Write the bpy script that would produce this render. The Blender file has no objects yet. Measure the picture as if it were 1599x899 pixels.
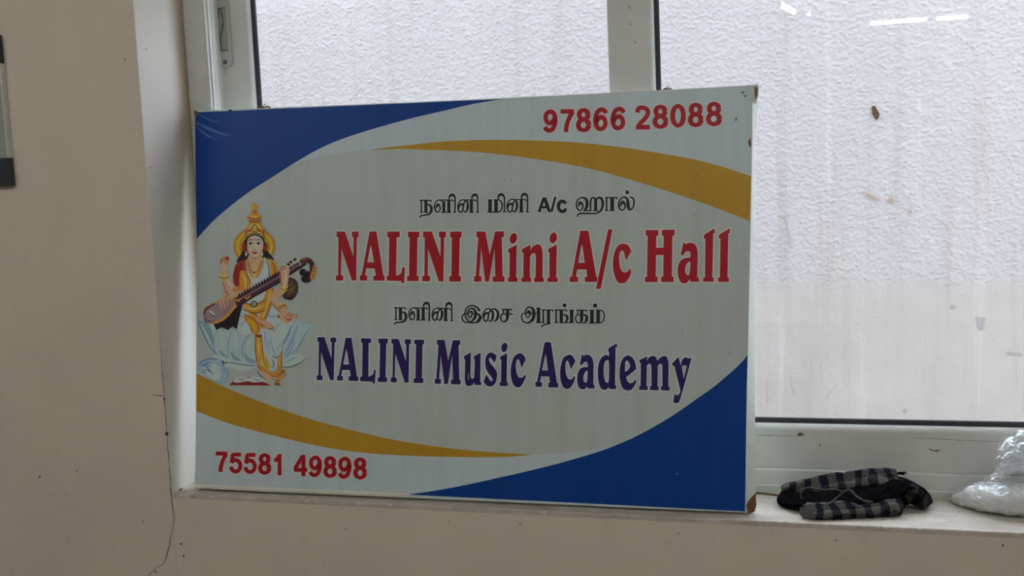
import bpy, bmesh, math, random
from mathutils import Vector, Matrix, noise
from mathutils.geometry import tessellate_polygon

random.seed(7)
S = bpy.context.scene
COL = S.collection

# ------------------------------------------------------------------ camera
cam_data = bpy.data.cameras.new('camera')
cam = bpy.data.objects.new('camera', cam_data)
COL.objects.link(cam)
cam_data.sensor_width = 36.0
cam_data.sensor_fit = 'HORIZONTAL'
cam_data.lens = 36.0 * 1500 / 1599
cam_data.clip_start = 0.02
right = Vector((0.963567554, 0.263979449, -0.043039742))
up = Vector((0.016589576, 0.101620800, 0.994684874))
fwd = Vector((-0.266950098, 0.959160082, -0.093539198))
cam.matrix_world = Matrix((
    (right.x, up.x, -fwd.x, 1.303513769),
    (right.y, up.y, -fwd.y, -1.797703772),
    (right.z, up.z, -fwd.z, 1.419506327),
    (0, 0, 0, 1)))
S.camera = cam

# ------------------------------------------------------------------ sky, exposure
world = bpy.data.worlds.new('world')
S.world = world
world.use_nodes = True
bg = world.node_tree.nodes['Background']
bg.inputs['Color'].default_value = (0.78, 0.86, 1.0, 1)
bg.inputs['Strength'].default_value = 5.2
S.view_settings.view_transform = 'Standard'
S.view_settings.look = 'None'
S.view_settings.gamma = 1.0
S.view_settings.use_curve_mapping = False
S.view_settings.exposure = 0.0
TUBE_POWER = 32.0

# ------------------------------------------------------------------ helpers
def lin(c):
    c = c / 255.0
    return c / 12.92 if c <= 0.04045 else ((c + 0.055) / 1.055) ** 2.4

def rgb(r, g, b):
    return (lin(r), lin(g), lin(b), 1.0)

def link(o, parent=None):
    COL.objects.link(o)
    if parent is not None:
        o.parent = parent
    return o

def tag(o, label=None, cat=None, group=None, kind=None):
    if label: o['label'] = label
    if cat: o['category'] = cat
    if group: o['group'] = group
    if kind: o['kind'] = kind
    return o

def empty(name, loc=(0, 0, 0), parent=None):
    o = bpy.data.objects.new(name, None)
    o.empty_display_size = 0.05
    o.location = loc
    return link(o, parent)

def mesh_obj(name, bm, mats, parent=None, smooth=False):
    me = bpy.data.meshes.new(name)
    bm.normal_update()
    bm.to_mesh(me)
    bm.free()
    for m in (mats if isinstance(mats, (list, tuple)) else [mats]):
        me.materials.append(m)
    if smooth:
        me.polygons.foreach_set('use_smooth', [True] * len(me.polygons))
    return link(bpy.data.objects.new(name, me), parent)

def add_box(bm, a, b, bevel=0.0, seg=2):
    r = bmesh.ops.create_cube(bm, size=1.0)
    vs = r['verts']
    for v in vs:
        for i in range(3):
            v.co[i] = a[i] if v.co[i] < 0 else b[i]
    if bevel > 0:
        es = list({e for v in vs for e in v.link_edges})
        bmesh.ops.bevel(bm, geom=es, offset=bevel, segments=seg, affect='EDGES', profile=0.5)
    return bm

def box(name, a, b, m, parent=None, bevel=0.0, kind=None, seg=2):
    bm = bmesh.new()
    add_box(bm, a, b, bevel, seg)
    o = mesh_obj(name, bm, m, parent)
    if kind: o['kind'] = kind
    return o

def prism_x(bm, prof, x0, x1):
    """extrude a closed (y,z) profile along x"""
    A = [bm.verts.new((x0, y, z)) for y, z in prof]
    B = [bm.verts.new((x1, y, z)) for y, z in prof]
    n = len(prof)
    for i in range(n):
        bm.faces.new((A[i], A[(i + 1) % n], B[(i + 1) % n], B[i]))
    bm.faces.new(A[::-1]); bm.faces.new(B)
    bmesh.ops.recalc_face_normals(bm, faces=bm.faces)

def prism_z(bm, prof, z0, z1):
    A = [bm.verts.new((x, y, z0)) for x, y in prof]
    B = [bm.verts.new((x, y, z1)) for x, y in prof]
    n = len(prof)
    for i in range(n):
        bm.faces.new((A[i], A[(i + 1) % n], B[(i + 1) % n], B[i]))
    bm.faces.new(A[::-1]); bm.faces.new(B)
    bmesh.ops.recalc_face_normals(bm, faces=bm.faces)

def tube(bm, pts, radii, seg=8, closed_ends=True):
    """round tube along pts with one radius per point"""
    rings = []
    n = len(pts)
    pts = [Vector(p) for p in pts]
    ref = Vector((0, 0, 1))
    for i, p in enumerate(pts):
        t = (pts[min(i + 1, n - 1)] - pts[max(i - 1, 0)]).normalized()
        a = t.cross(ref)
        if a.length < 1e-4: a = t.cross(Vector((0, 1, 0)))
        a.normalize(); b = t.cross(a).normalized()
        r = radii[i] if isinstance(radii, (list, tuple)) else radii
        rings.append([bm.verts.new(p + a * (r * math.cos(2 * math.pi * k / seg)) + b * (r * math.sin(2 * math.pi * k / seg))) for k in range(seg)])
    for i in range(n - 1):
        for k in range(seg):
            bm.faces.new((rings[i][k], rings[i][(k + 1) % seg], rings[i + 1][(k + 1) % seg], rings[i + 1][k]))
    if closed_ends:
        bm.faces.new(rings[0][::-1]); bm.faces.new(rings[-1])
    bmesh.ops.recalc_face_normals(bm, faces=bm.faces)

# ------------------------------------------------------------------ materials
class NT:
    def __init__(s, name):
        s.m = bpy.data.materials.new(name)
        s.m.use_nodes = True
        s.t = s.m.node_tree
        s.bsdf = s.t.nodes['Principled BSDF']
        s.out = s.t.nodes['Material Output']
    def n(s, typ, **kw):
        nd = s.t.nodes.new(typ)
        for k, v in kw.items():
            if k.startswith('i_'):
                nd.inputs[k[2:].replace('_', ' ')].default_value = v
            else:
                setattr(nd, k, v)
        return nd
    def l(s, a, b): s.t.links.new(a, b)
    def noise(s, vec, scale, detail=3, rough=0.5, stretch=None):
        if stretch:
            mp = s.n('ShaderNodeMapping'); mp.inputs['Scale'].default_value = stretch
            s.l(vec, mp.inputs['Vector']); vec = mp.outputs['Vector']
        nz = s.n('ShaderNodeTexNoise'); nz.inputs['Scale'].default_value = scale
        nz.inputs['Detail'].default_value = detail; nz.inputs['Roughness'].default_value = rough
        s.l(vec, nz.inputs['Vector'])
        return nz.outputs['Fac']
    def ramp(s, fac, a, b, ca=(0, 0, 0, 1), cb=(1, 1, 1, 1)):
        r = s.n('ShaderNodeValToRGB')
        r.color_ramp.elements[0].position = a; r.color_ramp.elements[0].color = ca
        r.color_ramp.elements[1].position = b; r.color_ramp.elements[1].color = cb
        s.l(fac, r.inputs['Fac'])
        return r.outputs['Color']
    def mix(s, fac, a, b, blend='MIX'):
        m = s.n('ShaderNodeMix', data_type='RGBA', blend_type=blend)
        for sock, v in ((m.inputs['Factor'], fac), (m.inputs['A'], a), (m.inputs['B'], b)):
            if hasattr(v, 'is_output'): s.l(v, sock)
            else: sock.default_value = v
        return m.outputs['Result']
    def bump(s, h, strength, dist, normal=None):
        b = s.n('ShaderNodeBump'); b.inputs['Strength'].default_value = strength
        b.inputs['Distance'].default_value = dist
        s.l(h, b.inputs['Height'])
        if normal: s.l(normal, b.inputs['Normal'])
        return b.outputs['Normal']
    def coord(s, which='Object'):
        return s.n('ShaderNodeTexCoord').outputs[which]

def plain(name, col, rough=0.5, spec=0.4, metal=0.0, bump=0.0, bscale=60, vary=0.0):
    t = NT(name)
    t.bsdf.inputs['Roughness'].default_value = rough
    t.bsdf.inputs['Specular IOR Level'].default_value = spec
    t.bsdf.inputs['Metallic'].default_value = metal
    co = t.coord()
    nz = t.noise(co, bscale, 4)
    lo = tuple(c * (1 - vary) for c in col[:3]) + (1,)
    hi = tuple(min(1, c * (1 + vary)) for c in col[:3]) + (1,)
    t.l(t.ramp(nz, 0.3, 0.7, lo, hi), t.bsdf.inputs['Base Color'])
    if bump: t.l(t.bump(nz, 0.5, bump), t.bsdf.inputs['Normal'])
    return t.m

def wall_paint(name, col, dirt=0.25):
    t = NT(name)
    t.bsdf.inputs['Roughness'].default_value = 0.75
    t.bsdf.inputs['Specular IOR Level'].default_value = 0.2
    co = t.coord()
    big = t.noise(co, 3.5, 5, 0.6)
    c = t.ramp(big, 0.3, 0.75, tuple(x * 0.93 for x in col[:3]) + (1,), tuple(min(1, x * 1.05) for x in col[:3]) + (1,))
    sm = t.noise(co, 26, 6, 0.7)
    c = t.mix(t.ramp(sm, 0.60, 0.78), c, tuple(x * (1 - dirt) for x in (col[0], col[1] * .97, col[2] * .93)) + (1,))
    spk = t.noise(co, 95, 2, 0.5)
    c = t.mix(t.ramp(spk, 0.735, 0.77), c, (col[0] * .5, col[1] * .47, col[2] * .43, 1))
    t.l(c, t.bsdf.inputs['Base Color'])
    h1 = t.bump(t.noise(co, 9, 3), 0.35, 0.01)
    t.l(t.bump(t.noise(co, 130, 3), 0.15, 0.002, h1), t.bsdf.inputs['Normal'])
    return t.m

M = {}
M['wall'] = wall_paint('beige_wall_paint', (0.80, 0.70, 0.59, 1), 0.16)
def reveal_mat():
    t = NT('lit_reveal_paint')  # wall paint lightened to carry window light on the reveal
    t.bsdf.inputs['Roughness'].default_value = 0.7
    t.bsdf.inputs['Specular IOR Level'].default_value = 0.2
    co = t.coord()
    sep = t.n('ShaderNodeSeparateXYZ'); t.l(co, sep.inputs[0])
    nz = t.noise(co, 7, 4, 0.6, (1, 1, 0.35))
    ad = t.n('ShaderNodeMath', operation='MULTIPLY_ADD'); ad.inputs[1].default_value = 0.05
    t.l(nz, ad.inputs[0]); t.l(sep.outputs['Y'], ad.inputs[2])
    mr = t.n('ShaderNodeMapRange'); mr.inputs['From Min'].default_value = 0.135; mr.inputs['From Max'].default_value = 0.195
    t.l(ad.outputs[0], mr.inputs['Value'])
    c = t.mix(mr.outputs[0], (0.84, 0.79, 0.73, 1), (0.52, 0.43, 0.34, 1))       # browner towards the frame
    t.l(t.mix(t.ramp(t.noise(co, 40, 5, 0.7), 0.62, 0.8), c, (0.6, 0.54, 0.47, 1)), t.bsdf.inputs['Base Color'])
    return t.m
M['reveal'] = reveal_mat()
M['ceiling'] = plain('ceiling_paint', (0.75, 0.72, 0.68, 1), 0.8, 0.2, vary=0.03)
M['floor'] = plain('floor_tile', (0.42, 0.38, 0.34, 1), 0.4, 0.4, vary=0.1, bscale=6)

def sill_mat():
    t = NT('dusty_sill_plaster')
    t.bsdf.inputs['Roughness'].default_value = 0.85
    t.bsdf.inputs['Specular IOR Level'].default_value = 0.15
    co = t.coord()
    a = t.noise(co, 14, 6, 0.65, (1, 2.2, 1))
    c = t.ramp(a, 0.35, 0.68, (0.54, 0.465, 0.395, 1), (0.70, 0.64, 0.58, 1))
    d = t.noise(co, 60, 5, 0.7, (1, 1.6, 1))
    c = t.mix(t.ramp(d, 0.58, 0.72), c, (0.33, 0.255, 0.195, 1))
    t.l(c, t.bsdf.inputs['Base Color'])
    t.l(t.bump(d, 0.5, 0.003), t.bsdf.inputs['Normal'])
    return t.m
M['sill'] = sill_mat()

def upvc_mat():
    t = NT('white_upvc')
    t.bsdf.inputs['Roughness'].default_value = 0.32
    t.bsdf.inputs['Specular IOR Level'].default_value = 0.5
    co = t.coord()
    a = t.noise(co, 12, 5, 0.6)
    c = t.ramp(a, 0.3, 0.72, (0.66, 0.665, 0.63, 1), (0.76, 0.765, 0.73, 1))
    d = t.noise(co, 70, 4, 0.7)
    c = t.mix(t.ramp(d, 0.70, 0.78), c, (0.42, 0.39, 0.34, 1))
    t.l(c, t.bsdf.inputs['Base Color'])
    return t.m
M['upvc'] = upvc_mat()
M['gasket'] = plain('black_rubber_gasket', (0.045, 0.046, 0.055, 1), 0.6, 0.3, vary=0.2)
M['lock'] = plain('grey_lock_plastic', (0.55, 0.56, 0.53, 1), 0.4, 0.4, vary=0.03)
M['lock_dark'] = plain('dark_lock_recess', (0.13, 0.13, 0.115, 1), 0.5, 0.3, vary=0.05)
M['screw'] = plain('screw_head_metal', (0.13, 0.13, 0.13, 1), 0.4, 0.5, 0.8, vary=0.1)

def glass_mat():
    t = NT('clear_window_glass')
    t.t.nodes.remove(t.bsdf)
    tr = t.n('ShaderNodeBsdfTransparent'); tr.inputs['Color'].default_value = (0.97, 0.985, 0.98, 1)
    gl = t.n('ShaderNodeBsdfGlossy'); gl.inputs['Roughness'].default_value = 0.0
    fr = t.n('ShaderNodeFresnel')
    geo = t.n('ShaderNodeNewGeometry')
    ior = t.n('ShaderNodeMapRange'); ior.inputs['To Min'].default_value = 1.5; ior.inputs['To Max'].default_value = 1 / 1.5
    t.l(geo.outputs['Backfacing'], ior.inputs['Value']); t.l(ior.outputs[0], fr.inputs['IOR'])   # no total reflection inside the thin pane
    mx = t.n('ShaderNodeMixShader')
    t.l(fr.outputs['Fac'], mx.inputs['Fac']); t.l(tr.outputs[0], mx.inputs[1]); t.l(gl.outputs[0], mx.inputs[2])
    t.l(mx.outputs[0], t.out.inputs['Surface'])
    return t.m
M['glass'] = glass_mat()

def plaster_mat():
    t = NT('roughcast_whitewashed_plaster')
    t.bsdf.inputs['Roughness'].default_value = 0.9
    t.bsdf.inputs['Specular IOR Level'].default_value = 0.15
    co = t.coord()
    sep = t.n('ShaderNodeSeparateXYZ'); t.l(co, sep.inputs[0])
    wob = t.noise(co, 2.3, 3)
    ad = t.n('ShaderNodeMath', operation='MULTIPLY_ADD'); ad.inputs[1].default_value = 0.10
    t.l(wob, ad.inputs[0]); t.l(sep.outputs['Z'], ad.inputs[2])
    mr = t.n('ShaderNodeMapRange'); mr.inputs['From Min'].default_value = 1.02; mr.inputs['From Max'].default_value = 1.10
    t.l(ad.outputs[0], mr.inputs['Value']); mask = mr.outputs[0]      # 1 = roughcast above the smooth band
    big = t.noise(co, 1.6, 4, 0.6, (1, 1, 0.45))
    c_up = t.ramp(big, 0.3, 0.7, (0.375, 0.37, 0.395, 1), (0.415, 0.41, 0.432, 1))  # blue of sky and glass reflection mixed into the upper colour
    c_lo = t.ramp(t.noise(co, 3.0, 5, 0.6), 0.3, 0.7, (0.365, 0.345, 0.342, 1), (0.405, 0.388, 0.385, 1))
    c = t.mix(mask, c_lo, c_up)
    streak = t.noise(co, 5.0, 5, 0.6, (2.2, 1, 0.12))
    c = t.mix(t.ramp(streak, 0.54, 0.78), c, (0.34, 0.32, 0.315, 1))
    white = t.noise(co, 6.0, 4, 0.6, (2.6, 1, 0.10))
    c = t.mix(t.ramp(white, 0.60, 0.80), c, (0.46, 0.455, 0.468, 1))
    t.l(c, t.bsdf.inputs['Base Color'])
    t.l(t.bump(t.noise(co, 110, 3), 0.5, 0.004), t.bsdf.inputs['Normal'])
    return t.m
M['plaster'] = plaster_mat()
M['crack'] = plain('dark_crack', (0.15, 0.125, 0.105, 1), 0.9, 0.1, vary=0.2)
M['flake'] = plain('pale_paint_flake', (0.82, 0.79, 0.74, 1), 0.8, 0.2, vary=0.05)
M['hole'] = plain('dark_hole', (0.06, 0.05, 0.045, 1), 0.9, 0.1, vary=0.2)
M['smudge'] = plain('brown_smudge', (0.20, 0.15, 0.10, 1), 0.9, 0.1, vary=0.3)
M['stain'] = plain('yellow_brown_stain', (0.33, 0.27, 0.20, 1), 0.9, 0.1, vary=0.08)
M['greypatch'] = plain('grey_bare_patch', (0.285, 0.285, 0.30, 1), 0.9, 0.1, vary=0.05)
M['rust'] = plain('rusty_steel', (0.17, 0.085, 0.04, 1), 0.85, 0.2, vary=0.45, bscale=200, bump=0.001)

def tube_mat():
    t = NT('fluorescent_tube_light')
    t.bsdf.inputs['Base Color'].default_value = (0.9, 0.9, 0.9, 1)
    t.bsdf.inputs['Emission Color'].default_value = (0.96, 1.0, 0.98, 1)
    t.bsdf.inputs['Emission Strength'].default_value = TUBE_POWER
    return t.m
M['tube'] = tube_mat()
M['fitting'] = plain('white_batten_enamel', (0.8, 0.8, 0.8, 1), 0.4, 0.4, vary=0.02)

# ------------------------------------------------------------------ printed inks of the sign
SIGN_E = 0.30     # print colours come from image pixels in room light; this turns them into reflectance
_inks = {}
def ink(name, r, g, b, ribs=0.06, rough=0.42, gain=1.0):
    if name in _inks: return _inks[name]
    col = tuple(min(0.86, lin(x) / SIGN_E * gain) for x in (r, g, b)) + (1,)
    t = NT('ink_' + name)
    t.bsdf.inputs['Roughness'].default_value = rough
    t.bsdf.inputs['Specular IOR Level'].default_value = 0.22
    co = t.coord()
    sep = t.n('ShaderNodeSeparateXYZ'); t.l(co, sep.inputs[0])
    # horizontal weave of the flex banner
    mu = t.n('ShaderNodeMath', operation='MULTIPLY'); mu.inputs[1].default_value = 2 * math.pi / 0.0039
    t.l(sep.outputs['Y'], mu.inputs[0])
    sn = t.n('ShaderNodeMath', operation='SINE'); t.l(mu.outputs[0], sn.inputs[0])
    h = t.n('ShaderNodeMath', operation='MULTIPLY_ADD'); h.inputs[1].default_value = 0.5; h.inputs[2].default_value = 0.5
    t.l(sn.outputs[0], h.inputs[0])
    d = tuple(c * (1 - ribs) for c in col[:3]) + (1,)
    u = tuple(min(1, c * (1 + ribs)) for c in col[:3]) + (1,)
    c = t.ramp(h.outputs[0], 0.0, 1.0, d, u)
    st = t.noise(co, 20, 4, 0.6, (1.6, 0.16, 1))
    c = t.mix(t.ramp(st, 0.45, 0.75, (1, 1, 1, 1), (0.90, 0.895, 0.88, 1)), c, c, 'MIX') if False else t.mix(1.0, c, t.ramp(st, 0.42, 0.78, (1, 1, 1, 1), (0.90, 0.89, 0.87, 1)), 'MULTIPLY')
    sp = t.noise(co, 55, 3, 0.5, (1, 0.5, 1))
    c = t.mix(t.ramp(sp, 0.735, 0.775), c, tuple(x * 0.55 for x in col[:3]) + (1,))
    t.l(c, t.bsdf.inputs['Base Color'])
    t.l(t.bump(h.outputs[0], 0.12, 0.0006, t.bump(t.noise(co, 5, 2), 0.25, 0.01)), t.bsdf.inputs['Normal'])
    _inks[name] = t.m
    return t.m

INK = {
 'grey': (124, 134, 137), 'white': (118, 125, 123), 'blue': (3, 35, 86), 'yellow': (115, 88, 24), 'red': (106, 14, 22),
 'navy': (26, 18, 58), 'black': (20, 27, 24), 'edge': (140, 138, 134), 'edge2': (132, 138, 137), 'lip': (139, 141, 132),
 'gold': (140, 96, 38), 'golddk': (96, 56, 20), 'goldlt': (166, 130, 66), 'skin': (148, 112, 92), 'skinlt': (158, 130, 118),
 'skindk': (112, 70, 50), 'hair': (24, 20, 20), 'blouse': (106, 30, 30), 'blousedk': (74, 18, 20), 'saree': (128, 142, 150),
 'sareesh': (92, 112, 136), 'sareedk': (58, 76, 108), 'plum': (44, 27, 36), 'plumlt': (84, 60, 76), 'plumface': (100, 86, 92), 'ebony': (24, 18, 24),
 'lotus': (118, 134, 138), 'lotuslt': (126, 138, 140), 'lotussh': (88, 110, 122), 'lotusdk': (66, 86, 98), 'leaf': (42, 60, 56),
 'bookred': (92, 22, 26), 'page': (130, 138, 138), 'swan': (108, 126, 134), 'swanblue': (52, 82, 118), 'halo': (146, 116, 22),
 'spike': (122, 78, 26), 'gourd': (52, 36, 30), 'olive': (90, 80, 40), 'lip_red': (130, 34, 36), 'eye': (36, 22, 20)}
def I(k): return ink(k, *INK[k])

# ------------------------------------------------------------------ homographies from image pixels through the camera to board, wall, sill and sash planes
BOARD = ((1.78825050e-03, 2.48953833e-05, -5.64041314e-01), (6.97990589e-05, -1.55096901e-03, 1.16384729), (2.21448634e-04, 4.04335542e-05, 1.0))
WALL = ((1.630566604e-03, -1.274473440e-04, -3.388573950e-01), (2.335130159e-04, -1.517551469e-03, 1.901220269), (2.073082056e-04, -7.980479442e-05, 1.0))
SILL = ((-1.913878958e-03, -3.769817153e-03, 3.415678768), (-2.525237998e-04, 5.425077977e-03, -4.109633664), (-1.261377102e-04, -2.915149297e-03, 1.0))
SASH = ((1.770557654e-03, -1.298575457e-04, -5.078722627e-01), (2.272600256e-04, -1.662063371e-03, 1.950792997), (2.073082056e-04, -7.980479442e-05, 1.0))
SASHL = ((1.798555863e-03, -1.303395860e-04, -5.416752363e-01), (2.260094275e-04, -1.690965752e-03, 1.960707542), (2.073082056e-04, -7.980479442e-05, 1.0))
OUTW = ((3.295325033e-03, -1.561092020e-04, -2.348763931), (1.591531308e-04, -3.236071382e-03, 2.490733785), (2.073082056e-04, -7.980479442e-05, 1.0))
def mp(H, x, y):
    w = H[2][0] * x + H[2][1] * y + H[2][2]
    return ((H[0][0] * x + H[0][1] * y + H[0][2]) / w, (H[1][0] * x + H[1][1] * y + H[1][2]) / w)

# ------------------------------------------------------------------ flat-print drawing kit
def cat(p0, p1, p2, p3, n):
    out = []
    for i in range(1, n + 1):
        t = i / n
        out.append(tuple(0.5 * ((2 * b) + (-a + c) * t + (2 * a - 5 * b + 4 * c - d) * t * t + (-a + 3 * b - 3 * c + d) * t ** 3)
                         for a, b, c, d in zip(p0, p1, p2, p3)))
    return out

def parse(spec, sub=5, closed=True):
    """'x,y x,y S x,y ... L x,y' -> points; S: smooth segments from here, L: straight, c: the last point is a corner"""
    P, sm, corner = [], [], set()
    mode = False
    for tk in spec.replace('S', ' S ').replace('L', ' L ').split():
        if tk == 'S': mode = True
        elif tk == 'L': mode = False
        elif tk == 'c': corner.add(len(P) - 1)
        else:
            P.append(tuple(float(v) for v in tk.split(',')))
            sm.append(mode)
    n = len(P)
    # seg i: P[i] -> P[i+1]; smooth flag belongs to its end token; the closing one takes the current mode
    seg = [sm[i + 1] if i + 1 < n else mode for i in range(n)]
    out = [P[0]]
    last = n if closed else n - 1
    for i in range(last):
        a, b = P[i], P[(i + 1) % n]
        if not seg[i]:
            out.append(b); continue
        prev_s = seg[i - 1] if (closed or i > 0) else False
        next_s = seg[(i + 1) % n] if (closed or i + 1 < n - 1) else False
        p0 = P[i - 1] if (prev_s and i not in corner) else a
        p3 = P[(i + 2) % n] if (next_s and ((i + 1) % n) not in corner) else b
        out += cat(p0, a, b, p3, sub)
    if closed: out.pop()
    return out

class Fr:
    """a reading frame: origin and magnification of one close-up of the image"""
    def __init__(s, x0, y0, k): s.x0, s.y0, s.k = x0, y0, k
    def __call__(s, p): return (s.x0 + p[0] / s.k, s.y0 + p[1] / s.k)
PX = Fr(0, 0, 1)

class Art:
    STEP = 1.2e-5
    def __init__(s, z0=0.0002):
        s.bm = bmesh.new(); s.z = z0 + 1.2e-4; s.zh = z0; s.mats = []
    def mi(s, k):
        if k not in s.mats: s.mats.append(k)
        return s.mats.index(k)
    def tri(s, vs, mi):
        a, b, c = (v.co for v in vs)
        ar = (b.x - a.x) * (c.y - a.y) - (b.y - a.y) * (c.x - a.x)
        if abs(ar) < 1e-12: return
        if ar < 0: vs = (vs[0], vs[2], vs[1])
        try:
            f = s.bm.faces.new(vs); f.material_index = mi
        except ValueError:
            pass
    def fill(s, k, loops, halo=None, hw=0.0026):
        """loops already in board metres, first one the outline, the others holes"""
        s.z += s.STEP
        mi = s.mi(k)
        if halo: s.band(halo, loops, hw)
        vl = [[Vector((x, y, s.z)) for x, y in lp] for lp in loops]
        vs = [s.bm.verts.new(v) for lp in vl for v in lp]
        for t in tessellate_polygon(vl):
            s.tri(tuple(vs[i] for i in t), mi)
    def band(s, k, loops, w):
        mi = s.mi(k); s.zh += 1.2e-6
        for li, lp in enumerate(loops):
            ar = sum(lp[i][0] * lp[(i + 1) % len(lp)][1] - lp[(i + 1) % len(lp)][0] * lp[i][1] for i in range(len(lp)))
            sg = 1 if (ar > 0) == (li == 0) else -1
            n = len(lp); A, B = [], []
            for i in range(n):
                p = Vector(lp[i]); a = Vector(lp[i - 1]); b = Vector(lp[(i + 1) % n])
                d1 = (p - a); d2 = (b - p)
                if d1.length < 1e-9 or d2.length < 1e-9:
                    d1 = d2 = (b - a)
                d1.normalize(); d2.normalize()
                nn = Vector((d1.y + d2.y, -d1.x - d2.x))
                if nn.length < 1e-6: nn = Vector((d1.y, -d1.x))
                nn.normalize()
                cs = max(0.55, nn.dot(Vector((d1.y, -d1.x))))
                q = p + nn * (sg * w / cs)
                A.append(s.bm.verts.new((p.x, p.y, s.zh + 2e-6)))
                B.append(s.bm.verts.new((q.x, q.y, s.zh)))
            for i in range(n):
                j = (i + 1) % n
                s.tri((A[i], A[j], B[j]), mi); s.tri((A[i], B[j], B[i]), mi)
    def poly(s, k, spec, fr=PX, holes=(), halo=None, hw=0.0026, sub=5):
        s.fill(k, [[mp(BOARD, *fr(p)) for p in parse(q, sub)] for q in (spec,) + tuple(holes)], halo, hw)
    def ell(s, k, cx, cy, rx, ry, fr=PX, rot=0.0, n=20, halo=None, hw=0.0026):
        pts = []
        for i in range(n):
            a = 2 * math.pi * i / n
            x, y = rx * math.cos(a), ry * math.sin(a)
            pts.append((cx + x * math.cos(rot) - y * math.sin(rot), cy + x * math.sin(rot) + y * math.cos(rot)))
        s.fill(k, [[mp(BOARD, *fr(p)) for p in pts]], halo, hw)
    def stroke(s, k, spec, fr=PX, w=None, halo=None, hw=2.0, sub=5, tf=None, flat=False):
        """ribbon along x,y,w points"""
        P = parse(spec, sub, closed=False)
        if w is not None: P = [(p[0], p[1], w) for p in P]
        if tf: P = [tf(p) for p in P]
        Q = []
        for p in P:
            if Q and abs(Q[-1][0] - p[0]) + abs(Q[-1][1] - p[1]) < 1e-6: continue
            Q.append(p)
        if halo:
            s.ribbon(s.mi(halo), [(a, b, c + 2 * hw) for a, b, c in Q], fr, s.zh, hw); s.zh += 1.2e-6
        s.z += s.STEP
        s.ribbon(s.mi(k), Q, fr, s.z, 0)
    def ribbon(s, mi, Q, fr, z, ext):
        n = len(Q); L, R = [], []
        for i in range(n):
            a = Vector(Q[max(i - 1, 0)][:2]); b = Vector(Q[min(i + 1, n - 1)][:2])
            p = Vector(Q[i][:2])
            if 0 < i < n - 1:
                d1 = (p - a).normalized(); d2 = (b - p).normalized()
                d = (d1 + d2)
                if d.length < 0.2: d = d2
                d.normalize(); m = 1 / max(0.6, d.dot(d1))
            else:
                d = (b - a).normalized(); m = 1
                if ext: p = p + d * (ext if i == n - 1 else -ext)
            nn = Vector((-d.y, d.x)) * (Q[i][2] * 0.5 * m)
            for lst, q in ((L, p + nn), (R, p - nn)):
                x, y = mp(BOARD, *fr((q.x, q.y)))
                lst.append(s.bm.verts.new((x, y, z)))
        for i in range(n - 1):
            s.tri((L[i], L[i + 1], R[i + 1]), mi); s.tri((L[i], R[i + 1], R[i]), mi)
    def done(s, name, parent, label=None):
        o = mesh_obj(name, s.bm, [I(k) for k in s.mats], parent)
        if label: o['label'] = label
        return o

# ================================================================== SETTING
ZS = 0.80
def jitter_edge_piece(name, mat_, axis, a, b, prof_fn, steps, parent=None):
    """loft a closed 2D profile along an axis, the profile re-drawn at every step so that its arris is chipped"""
    bm = bmesh.new(); rings = []
    for i in range(steps + 1):
        t = a + (b - a) * i / steps
        ring = []
        for (p, q) in prof_fn(t):
            co = (t, p, q) if axis == 'x' else (p, q, t)
            ring.append(bm.verts.new(co))
        rings.append(ring)
    n = len(rings[0])
    for i in range(steps):
        for k in range(n):
            bm.faces.new((rings[i][k], rings[i][(k + 1) % n], rings[i + 1][(k + 1) % n], rings[i + 1][k]))
    bm.faces.new(rings[0][::-1]); bm.faces.new(rings[-1])
    bmesh.ops.recalc_face_normals(bm, faces=bm.faces)
    return mesh_obj(name, bm, mat_, parent)

WIN_R, WIN_T = 2.04, 2.10
WOUT = 0.27
wall = empty('wall_north'); wall['kind'] = 'structure'
def left_prof(z):
    r = 0.0016 + 0.0022 * max(0, noise.noise(Vector((3.1, 0.4, z * 38)))) + 0.0012 * noise.noise(Vector((1, 2, z * 140))) ** 2
    return [(-3.0, 0), (-r, 0), (-r * .3, r * .3), (0, r), (0, WOUT), (-3.0, WOUT)]
wp = jitter_edge_piece('wall_panel', [M['wall'], M['reveal']], 'z', 0.0, WIN_T, left_prof, 300, wall)
for p in wp.data.polygons:
    if p.normal.x > 0.9 and p.center.y > 0.001: p.material_index = 1
box('wall_panel', (0, 0, 0), (WIN_R, WOUT, ZS - 0.010), M['wall'], wall)
box('wall_panel', (WIN_R, 0, 0), (5.5, WOUT, WIN_T), M['wall'], wall)
box('lintel', (-3.0, 0, WIN_T), (5.5, WOUT, 4.2), M['wall'], wall)  # unseen upper part raised to cut sky light in the alley
box('added_facade', (-6, WOUT - .1, -.3), (-3.0, WOUT, 4.2), M['wall'], wall)  # unseen wings added to block sky light at the alley ends
box('added_facade', (5.5, WOUT - .1, -.3), (9, WOUT, 4.2), M['wall'], wall)

def sill_prof(x):
    j = 0.0012 * noise.noise(Vector((x * 22, 5.0, 0))) + 0.0016 * max(0, noise.noise(Vector((x * 75, 1.0, 3))))
    r = 0.0022 + 0.0016 * abs(noise.noise(Vector((x * 48, 9.0, 0))))
    f = -0.0006 - j * .6
    return [(f, ZS - 0.010), (f, ZS - r - 0.0006), (f + r * .4, ZS - r * .3), (f + r * 1.2, ZS), (WOUT, ZS), (WOUT, ZS - 0.010)]
sill = jitter_edge_piece('trim_1', M['sill'], 'x', 0.0, WIN_R, sill_prof, 420)
sill['kind'] = 'structure'
tag(sill, label='dusty whitish plaster window sill with a chipped front edge')

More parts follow.
